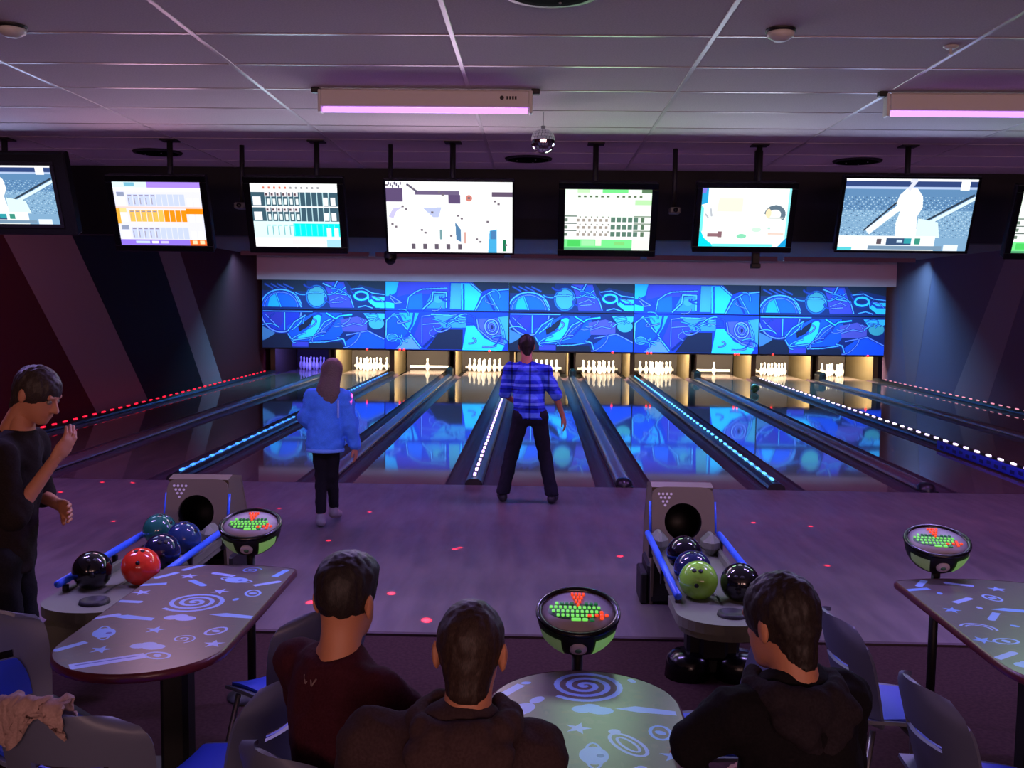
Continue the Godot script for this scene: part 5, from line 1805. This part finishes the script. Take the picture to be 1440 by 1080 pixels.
func hair_mesh(style: String) -> ArrayMesh:
	var f := Field.new(Vector3(-0.17, -0.36, -0.16), Vector3(0.17, 0.17, 0.2), 0.007 if style == "long" else 0.006)
	match style:
		"fade":      # short back and sides, fuller on top
			f.ball(Vector3(0, 0.036, 0.014), Vector3(0.080, 0.096, 0.101), 0.01)
			f.ball(Vector3(0, 0.085, -0.01), Vector3(0.076, 0.048, 0.092), 0.03)
			f.cut(Vector3(0, -0.066, 0.07), Vector3(0, -0.85, -0.5))
		"crop":      # short all round
			f.ball(Vector3(0, 0.034, 0.014), Vector3(0.080, 0.094, 0.101), 0.01)
			f.cap(Vector3(0, -0.03, 0.05), Vector3(0, -0.07, 0.055), 0.058, 0.05, 0.02)
			f.cut(Vector3(0, -0.088, 0.07), Vector3(0, -0.85, -0.5))
		"full":      # thicker, tousled, coming to a point on the neck
			f.ball(Vector3(0, 0.038, 0.014), Vector3(0.088, 0.100, 0.108), 0.01)
			f.cap(Vector3(0, -0.02, 0.05), Vector3(0.0, -0.105, 0.062), 0.062, 0.036, 0.02)
			f.cut(Vector3(0, -0.11, 0.09), Vector3(0, -0.8, -0.6))
		"long":
			f.ball(Vector3(0, 0.036, 0.014), Vector3(0.088, 0.098, 0.106), 0.01)
			f.cap(Vector3(0, 0.0, 0.045), Vector3(0.0, -0.2, 0.09), 0.105, 0.10, 0.04, Vector3(1, 1, 0.6))
			f.cap(Vector3(0, -0.2, 0.09), Vector3(0.0, -0.27, 0.1), 0.10, 0.085, 0.04, Vector3(1, 1, 0.5))
			f.cut(Vector3(0, -0.02, -0.055), Vector3(0, -0.3, -1.0))
	var m := f.mesh(0.006 if style == "full" else 0.004, 40.0 if style != "long" else 30.0, 3, Vector3(1, 0.35, 1))
	return m

func make_person(label: String, j: Dictionary, look: Dictionary, pos: Vector3, turn: float, group: String) -> Node3D:
	var root := thing("person", label, "person", pos, deg_to_rad(turn), group)
	var cell: float = look.get("cell", 0.014)
	var lo := Vector3.ONE * 9
	var hi := -lo
	for k in j:
		if j[k] is Vector3:
			lo = lo.min(j[k])
			hi = hi.max(j[k])
	lo -= Vector3.ONE * 0.24
	hi += Vector3.ONE * 0.24
	var neck: Vector3 = j.neck
	var g: float = look.get("girth", 1.0)
	var hs: float = look.get("head", 1.0)
	var hb := Basis.from_euler(Vector3(deg_to_rad(j.get("pitch", 0.0)), deg_to_rad(j.get("yaw", 0.0)), deg_to_rad(j.get("roll", 0.0)))) * hs
	var hx := Transform3D(hb, j.head)
	# body
	var f := Field.new(lo, hi, cell)
	var flat := Vector3(1, 1, 0.68)
	f.cap(j.pelvis, j.chest, 0.125 * g, 0.13 * g, 0.04, flat)
	f.cap(j.shL, j.shR, 0.05 * g, 0.05 * g, 0.06)
	f.cap(j.chest, neck, 0.09 * g, 0.055, 0.06, flat)
	f.cap(neck, hx * Vector3(0, -0.1, 0.035), 0.055, 0.052, 0.03)
	for s in ["L", "R"]:
		f.cap(j["sh" + s], j["el" + s], 0.043 * g, 0.036 * g, 0.03)
		f.cap(j["el" + s], j["wr" + s], 0.037 * g, 0.026, 0.02)
		f.cap(j["hip" + s], j["kn" + s], 0.075 * g, 0.052, 0.04)
		f.cap(j["kn" + s], j["an" + s], 0.052, 0.036, 0.03)
		f.cap(j["an" + s], j["toe" + s], 0.034, 0.026, 0.02)
	var st := SurfaceTool.new()
	st.append_from(f.mesh(), 0, Transform3D.IDENTITY)
	st.append_from(get_head(), 0, hx)
	for s in ["L", "R"]:
		var sg := -1.0 if s == "R" else 1.0
		var dir: Vector3 = j["wr" + s] - j["el" + s]
		var palm: Vector3 = j.get("palm" + s, Vector3(sg * 1.0, 0, -0.2))
		st.append_from(get_hand(sg), 0, Transform3D(facing(dir, palm), j["wr" + s]))
	var skin: Material = look.get("skin", M.skin)
	part(root, "body", st.commit(), skin)
	var eb := ball_mesh(0.012, 12)
	for s in [-1.0, 1.0]:
		part(root, "eye", eb, M.eye, hx * Transform3D(Basis.IDENTITY, Vector3(0.031 * s, 0.006, -0.079)))
	part(root, "hair", hair_mesh(look.hair), look.hair_mat, hx)
	# top
	var c := Field.new(lo, hi, look.get("top_cell", cell))
	var loose: float = look.get("loose", 0.02)
	var tf := Vector3(1, 1, 0.76)
	var hem: Vector3 = j.pelvis
	c.cap(hem + Vector3(0, -0.05, 0), j.chest, 0.130 * g + loose, 0.142 * g + loose * 0.6, 0.05, tf)
	c.cap(j.chest, j.chest.lerp(neck, 0.5), 0.14 * g, 0.12 * g, 0.05, tf)
	c.cap(j.shL, j.shR, 0.066 * g, 0.066 * g, 0.06)
	c.cap(j.chest.lerp(neck, 0.5), neck + Vector3(0, -0.02, 0), 0.1 * g, 0.072, 0.06, Vector3(1, 1, 0.85))
	for s in ["L", "R"]:
		var sh: Vector3 = j["sh" + s]
		var el: Vector3 = j["el" + s]
		var wr: Vector3 = j["wr" + s]
		var sleeve: float = look.sleeve
		var r := 0.05 * g + loose * 0.45
		if sleeve <= 1.0:
			c.cap(sh, sh.lerp(el, sleeve), 0.058 * g + loose * 0.3, r, 0.04)
		else:
			c.cap(sh, el, 0.058 * g + loose * 0.3, r, 0.04)
			c.cap(el, el.lerp(wr, sleeve - 1.0), r, r * 0.85, 0.03)
	c.cut(hem + Vector3(0, look.get("hem", -0.08), 0), Vector3(0, -1, 0))
	if not look.has("hood"):
		c.cut(neck + Vector3(0, 0.012, 0.03), Vector3(0, 1.0, 0.35 if j.get("pitch", 0.0) > -10 else 0.0))
	part(root, look.top_name, c.mesh(look.get("wrinkle", 0.012), look.get("wrinkle_freq", 7.0), 4), look.top_mat)
	if look.has("hood"):
		# a hood lying folded on the shoulders: a thick open roll round the neck and a pocket of cloth down the back
		var hf := Field.new(neck - Vector3(0.26, 0.30, 0.22), neck + Vector3(0.26, 0.16, 0.30), 0.009)
		for k in 10:
			var a := lerpf(-0.8, PI + 0.8, k / 10.0)
			var b := lerpf(-0.8, PI + 0.8, (k + 1) / 10.0)
			var ra := Vector3(cos(a) * 0.112, 0.0 - 0.015 * sin(a), 0.01 + sin(a) * 0.098)
			var rb := Vector3(cos(b) * 0.112, 0.0 - 0.015 * sin(b), 0.01 + sin(b) * 0.098)
			hf.cap(neck + ra, neck + rb, 0.030 + 0.012 * maxf(sin(a), 0), 0.030 + 0.012 * maxf(sin(b), 0), 0.012)
		hf.cap(neck + Vector3(-0.09, -0.05, 0.11), neck + Vector3(0.09, -0.05, 0.11), 0.045, 0.045, 0.012)
		hf.cap(neck + Vector3(-0.05, -0.09, 0.13), neck + Vector3(0.0, -0.19, 0.125), 0.045, 0.02, 0.02)
		hf.cap(neck + Vector3(0.05, -0.09, 0.13), neck + Vector3(0.0, -0.19, 0.125), 0.045, 0.02, 0.02)
		part(root, "hood", hf.mesh(0.014, 9.0, 8), look.hood)
	# trousers and shoes
	var t := Field.new(lo, hi, cell)
	t.cap(j.hipL, j.hipR, 0.088 * g, 0.088 * g, 0.04, Vector3(1, 1, 1.0))
	t.cap(j.pelvis, j.pelvis + Vector3(0, 0.1, 0), 0.118 * g, 0.105 * g, 0.05, Vector3(1, 1, 0.74))
	for s in ["L", "R"]:
		t.cap(j["hip" + s], j["kn" + s], 0.088 * g, look.get("knee", 0.072), 0.04)
		t.cap(j["kn" + s], j["an" + s], look.get("knee", 0.072), look.get("cuff", 0.062), 0.03)
		t.cut(j["an" + s] + (j["an" + s] - j["kn" + s]).normalized() * 0.01, Vector3(0, -1, 0) if absf(j["an" + s].y - j["kn" + s].y) > 0.2 else Vector3(0, -1, 0.0))
	t.cut(j.pelvis + Vector3(0, 0.12, 0), Vector3(0, 1, 0))
	part(root, "trousers", t.mesh(0.01, 8.0, 6), look.trousers_mat)
	for s in ["L", "R"]:
		var an: Vector3 = j["an" + s]
		var toe: Vector3 = j["toe" + s]
		var fl := minf(an.y, toe.y)
		var sf := Field.new(an.min(toe) - Vector3.ONE * 0.12, an.max(toe) + Vector3.ONE * 0.12, 0.009)
		var back := (an - toe) * Vector3(1, 0, 1)
		back = back.normalized() * 0.035
		sf.cap(an + back + Vector3(0, -0.045, 0), toe, 0.042, 0.04, 0.02)
		sf.cap(an, an + Vector3(0, -0.04, 0), 0.045, 0.046, 0.02)
		sf.cut(Vector3(0, maxf(fl - 0.08, toe.y - 0.036), 0), Vector3(0, -1, 0))
		part(root, "shoe", sf.mesh(), look.shoe_mat)
	return root

func seated(spread: float, lean: float, side: float) -> Dictionary:
	# someone on a chair, seat 0.47 m, facing -z
	return {
		"pelvis": Vector3(0, 0.585, 0.05), "chest": Vector3(side * 0.5, 0.90, 0.05 - lean * 0.6), "neck": Vector3(side, 1.085, 0.04 - lean),
		"head": Vector3(side * 1.1, 1.235, 0.0 - lean * 1.15), "shL": Vector3(side - 0.185, 1.02, 0.04 - lean), "shR": Vector3(side + 0.185, 1.02, 0.04 - lean),
		"elL": Vector3(-0.26, 0.78, -0.06 - lean), "elR": Vector3(0.26, 0.78, -0.06 - lean), "wrL": Vector3(-0.14, 0.68, -0.27 - lean), "wrR": Vector3(0.14, 0.68, -0.27 - lean),
		"hipL": Vector3(-0.09, 0.575, 0.03), "hipR": Vector3(0.09, 0.575, 0.03), "knL": Vector3(-spread, 0.545, -0.38), "knR": Vector3(spread, 0.545, -0.38),
		"anL": Vector3(-spread, 0.10, -0.36), "anR": Vector3(spread, 0.10, -0.36), "toeL": Vector3(-spread - 0.02, 0.04, -0.52), "toeR": Vector3(spread + 0.02, 0.04, -0.52),
		"palmL": Vector3(0, -1, 0), "palmR": Vector3(0, -1, 0),
	}

func hair_mat(c: Color, sd: int) -> StandardMaterial3D:
	var m := mat(Color.WHITE, 0.55, 0.0, 0.4)
	m.albedo_texture = noise_tex(0.1, c.darkened(0.35), c.lightened(0.08), sd)
	m.uv1_triplanar = true
	m.uv1_scale = Vector3(14, 3, 14)
	return m

func build_people() -> void:
	var black := cloth(Color(0.10, 0.095, 0.11), 70)
	var denim := cloth(Color(0.12, 0.12, 0.16), 71)
	var dark_shoe := mat(Color(0.12, 0.12, 0.13), 0.6)
	var pale_shoe := mat(Color(0.5, 0.5, 0.5), 0.6)
	# plaid: crossing bands in the weave
	var pc := Canvas.new(128, 128, rgb8(30, 52, 190))
	pc.rect(0, 0, 128, 34, rgb8(96, 140, 250))
	pc.rect(0, 60, 128, 78, rgb8(120, 160, 255))
	pc.rect(0, 96, 128, 106, rgb8(20, 26, 110))
	for y in 128:
		for band in [[0, 14], [64, 40]]:
			for x in range(band[0], band[0] + band[1]):
				var q := pc.im.get_pixel(x, y)
				pc.im.set_pixel(x, y, q.darkened(0.45) if band[0] == 0 else q.lerp(rgb8(60, 90, 230), 0.4))
	var plaid := mat(Color.WHITE, 0.9, 0.0, 0.25)
	plaid.albedo_texture = pc.tex()
	plaid.uv1_triplanar = true
	plaid.uv1_scale = Vector3.ONE * 5.2
	# the bowler in plaid at the foul line
	make_person("bowler in a blue plaid shirt and dark trousers standing astride at the lanes", {
		"pelvis": Vector3(0.02, 0.95, 0.02), "chest": Vector3(-0.01, 1.24, -0.05), "neck": Vector3(-0.03, 1.47, -0.11), "head": Vector3(-0.035, 1.63, -0.165), "pitch": -14.0, "yaw": 6.0,
		"shL": Vector3(-0.20, 1.40, -0.09), "shR": Vector3(0.165, 1.385, -0.08), "elL": Vector3(-0.255, 1.13, -0.13), "wrL": Vector3(-0.16, 1.03, -0.36),
		"elR": Vector3(0.285, 1.13, -0.02), "wrR": Vector3(0.36, 0.91, -0.08), "hipL": Vector3(-0.075, 0.92, 0.02), "hipR": Vector3(0.105, 0.92, 0.02),
		"knL": Vector3(-0.175, 0.50, -0.06), "knR": Vector3(0.175, 0.50, -0.05), "anL": Vector3(-0.262, 0.095, 0.0), "anR": Vector3(0.255, 0.095, 0.06), "toeL": Vector3(-0.29, 0.04, -0.16), "toeR": Vector3(0.29, 0.04, -0.10),
	}, {"hair": "full", "hair_mat": hair_mat(Color(0.10, 0.08, 0.08), 81), "top_name": "plaid_shirt", "top_mat": plaid, "sleeve": 0.95, "hem": -0.06, "loose": 0.036, "trousers_mat": denim, "shoe_mat": dark_shoe, "wrinkle": 0.02, "cuff": 0.07}, at(-0.07, 0.0, 10.38), 0.0, "standing people")
	# the girl in the blue sweatshirt
	var girl := make_person("person with long fair hair in a bright blue sweatshirt walking to the lane", {
		"pelvis": Vector3(0.0, 0.83, 0.0), "chest": Vector3(0.02, 1.10, -0.02), "neck": Vector3(0.045, 1.285, -0.04), "head": Vector3(0.065, 1.43, -0.075), "pitch": -6.0, "yaw": -12.0, "roll": -4.0,
		"shL": Vector3(-0.125, 1.21, -0.03), "shR": Vector3(0.185, 1.20, 0.0), "elL": Vector3(-0.19, 0.99, -0.06), "wrL": Vector3(-0.12, 0.88, -0.25),
		"elR": Vector3(0.235, 0.95, 0.02), "wrR": Vector3(0.27, 0.74, -0.02), "hipL": Vector3(-0.065, 0.80, 0.0), "hipR": Vector3(0.07, 0.80, 0.0),
		"knL": Vector3(-0.045, 0.45, -0.05), "knR": Vector3(0.06, 0.45, -0.04), "anL": Vector3(-0.03, 0.085, 0.10), "anR": Vector3(0.065, 0.13, -0.1), "toeL": Vector3(-0.06, 0.04, -0.05), "toeR": Vector3(0.09, 0.05, -0.22),
	}, {"hair": "long", "hair_mat": hair_mat(Color(0.46, 0.38, 0.33), 82), "top_name": "sweatshirt", "top_mat": cloth(Color(0.30, 0.58, 1.0), 72), "sleeve": 1.9, "hem": -0.14, "loose": 0.062, "trousers_mat": black, "shoe_mat": pale_shoe, "girth": 0.88, "head": 0.97, "wrinkle": 0.022, "wrinkle_freq": 8.0, "knee": 0.058, "cuff": 0.046}, at(-1.965, 0.0, 9.2), 4.0, "standing people")
	part(girl, "hem_band", ring_band(Vector3(0.0, 0.705, 0.0), 0.172, 0.133, 0.035), cloth(Color(0.45, 0.68, 1.0), 73))
	part(girl, "sleeve_stripe", box_mesh(Vector3(0.02, 0.17, 0.012), 0.005), cloth(Color(0.55, 0.72, 1.0), 74), Transform3D(Basis(Vector3.RIGHT, 0.05), Vector3(0.135, 1.10, 0.115)))
	# the standing man bent over his hands by the ball rack
	make_person("person in a dark brown shirt standing with head bowed by the orange-red ball's rack", {
		"pelvis": Vector3(0, 0.95, 0.03), "chest": Vector3(0, 1.25, 0.0), "neck": Vector3(0, 1.50, -0.055), "head": Vector3(0, 1.665, -0.125), "pitch": -24.0, "yaw": -12.0,
		"shL": Vector3(-0.20, 1.42, -0.03), "shR": Vector3(0.20, 1.42, -0.03), "elL": Vector3(-0.25, 1.16, -0.04), "wrL": Vector3(-0.06, 1.14, -0.20), "elR": Vector3(0.25, 1.16, -0.1), "wrR": Vector3(0.11, 1.40, -0.24),
		"hipL": Vector3(-0.09, 0.92, 0.03), "hipR": Vector3(0.09, 0.92, 0.03), "knL": Vector3(-0.10, 0.50, 0.0), "knR": Vector3(0.11, 0.50, 0.0), "anL": Vector3(-0.11, 0.095, 0.05), "anR": Vector3(0.12, 0.095, 0.05), "toeL": Vector3(-0.13, 0.04, -0.11), "toeR": Vector3(0.14, 0.04, -0.11), "palmL": Vector3(0.4, 0, 1), "palmR": Vector3(-0.4, 0, 1),
	}, {"hair": "full", "hair_mat": hair_mat(Color(0.20, 0.15, 0.13), 83), "top_name": "shirt", "top_mat": cloth(Color(0.13, 0.10, 0.095), 75), "sleeve": 1.15, "hem": -0.1, "loose": 0.025, "trousers_mat": black, "shoe_mat": dark_shoe}, at(-2.40, SEATS, 4.45), -82.0, "standing people")
	# three people on chairs
	var a := seated(0.13, 0.0, 0.0)
	a.merge({"yaw": 22.0, "pitch": -3.0, "elR": Vector3(0.30, 0.86, -0.1), "wrR": Vector3(0.36, 0.80, -0.33)}, true)
	var pa := make_person("seated person with faded short hair in a maroon tee", a, {"hair": "fade", "hair_mat": hair_mat(Color(0.13, 0.09, 0.085), 84), "top_name": "tee", "top_mat": cloth(Color(0.24, 0.09, 0.13), 76), "sleeve": 0.75, "trousers_mat": denim, "shoe_mat": dark_shoe, "top_cell": 0.011, "girth": 0.95, "head": 1.06}, at(-0.545, SEATS, 2.85), -38.0, "seated people")
	var lg := st_new()
	for s in [[-0.02, -0.01, 0.5], [-0.007, -0.01, -0.5], [0.007, -0.01, 0.5], [0.02, -0.01, -0.5]]:
		bx(lg, Vector3(s[0], 0, 0), Vector3(0.004, 0.026, 0.002), Basis(Vector3.BACK, s[2]))
	part(pa, "collar_mark", fin(lg), mat(Color(0.5, 0.42, 0.42), 0.7), Transform3D(Basis(Vector3.RIGHT, -0.35), Vector3(0.0, 1.035, 0.142))).set_meta("kind", "stuff")
	var b := seated(0.15, 0.03, 0.045)
	b.merge({"roll": 0.0, "pitch": -6.0, "shL": Vector3(-0.20, 1.015, 0.01), "shR": Vector3(0.22, 1.0, 0.01)}, true)
	make_person("seated person with cropped hair in a dark brown hooded top", b, {"hair": "crop", "hair_mat": hair_mat(Color(0.19, 0.12, 0.095), 85), "top_name": "hooded_top", "top_mat": cloth(Color(0.23, 0.17, 0.18), 77), "sleeve": 1.9, "hood": cloth(Color(0.25, 0.185, 0.19), 79), "trousers_mat": denim, "shoe_mat": dark_shoe, "girth": 1.1, "loose": 0.03, "top_cell": 0.011, "wrinkle": 0.018, "wrinkle_freq": 6.0, "head": 1.06}, at(-0.205, SEATS, 2.41), -4.0, "seated people")
	var c := seated(0.14, 0.06, -0.02)
	c.merge({"pitch": -12.0, "yaw": 6.0, "elL": Vector3(-0.275, 0.92, -0.10), "wrL": Vector3(-0.15, 0.80, -0.30), "elR": Vector3(0.25, 0.76, -0.1)}, true)
	make_person("seated person with thick dark hair in a black hooded top, forearm bare", c, {"hair": "full", "hair_mat": hair_mat(Color(0.13, 0.085, 0.075), 86), "top_name": "hooded_top", "top_mat": cloth(Color(0.075, 0.065, 0.08), 78), "sleeve": 0.95, "hood": cloth(Color(0.15, 0.125, 0.15), 80), "trousers_mat": black, "shoe_mat": dark_shoe, "girth": 1.08, "loose": 0.03, "top_cell": 0.011, "wrinkle": 0.016, "head": 1.07}, at(0.735, SEATS, 2.66), 24.0, "seated people")

func ring_band(c: Vector3, rx: float, rz: float, h: float) -> ArrayMesh:
	var st := st_new(true)
	lathe(st, [Vector2(0.98, -0.5), Vector2(1.03, -0.42), Vector2(1.05, 0.0), Vector2(1.03, 0.42), Vector2(0.98, 0.5)], 32, Transform3D(Basis.from_scale(Vector3(rx, h, rz)), c))
	return fin(st)

# ------------------------------------------------------------------ laser dots
func build_lasers() -> void:
	var dots := [[-5.12, 10.49], [-3.96, 9.14], [-4.58, 11.1], [-3.45, 11.2], [-2.77, 9.83], [-2.57, 9.84], [-2.06, 8.93], [-1.64, 9.75], [-1.02, 7.0], [-0.67, 8.32], [-0.63, 8.37], [-0.70, 6.41], [0.725, 8.18], [2.39, 8.0], [2.65, 9.45], [-4.93, 11.1], [-3.25, 10.33], [-1.80, 8.54], [2.13, 9.56], [-1.17, 4.64], [-2.72, 5.15], [-1.55, 6.75]]
	var homes := [-3.4, -1.3, 1.9]
	var cases := []
	for k in 3:
		var o := thing("laser_projector", "small black laser projector under the bulkhead, %s from the red-lit wall" % ORD[k], "projector", at(homes[k], 2.70, 9.5), 0.0, "laser projectors")
		part(o, "case", box_mesh(Vector3(0.07, 0.04, 0.1), 0.006, Vector3(0, -0.02, 0)), M.black)
		part(o, "laser_light_port", lathe_mesh([Vector2(0.0, -0.046), Vector2(0.012, -0.046), Vector2(0.012, -0.04)], 12), glow(Color(1, 0.1, 0.1), 0.4))
		cases.append(o)
	# one more behind the seats, whose dots fall on the chair backs
	homes.append(-0.3)
	var rear := thing("laser_projector", "small black laser projector on the ceiling behind the seats", "projector", at(-0.3, CEIL, 0.2), 0.0, "laser projectors")
	part(rear, "case", box_mesh(Vector3(0.07, 0.04, 0.1), 0.006, Vector3(0, -0.02, 0)), M.black)
	part(rear, "laser_light_port", lathe_mesh([Vector2(0.0, -0.046), Vector2(0.012, -0.046), Vector2(0.012, -0.04)], 12), glow(Color(1, 0.1, 0.1), 0.4))
	cases.append(rear)
	for i in dots.size():
		var spot := at(dots[i][0], 0.0, dots[i][1])
		var best := 0
		if i == 19 or i == 20:
			best = 3
			spot = at(-0.87, 0.80, 3.1) if i == 19 else at(-2.22, 0.45, 4.35)
		for k in 3:
			if absf(homes[k] - spot.x) < absf(homes[best] - spot.x):
				best = k
		var l := SpotLight3D.new()
		l.name = "laser_beam"
		var big := i == 19
		l.spot_angle = 0.5
		l.spot_angle_attenuation = 1.0
		l.spot_range = 40.0
		l.spot_attenuation = 2.0
		l.light_color = Color(1.0, 0.14, 0.2)
		l.light_energy = 600.0 if big else [420.0, 190.0, 280.0][i % 3]
		l.light_size = 0.0
		l.shadow_enabled = true
		cases[best].add_child(l, true)
		var start := Vector3(0, -0.06, 0)
		l.position = start
		l.basis = Basis.looking_at(spot - (cases[best].position + start), Vector3.UP)
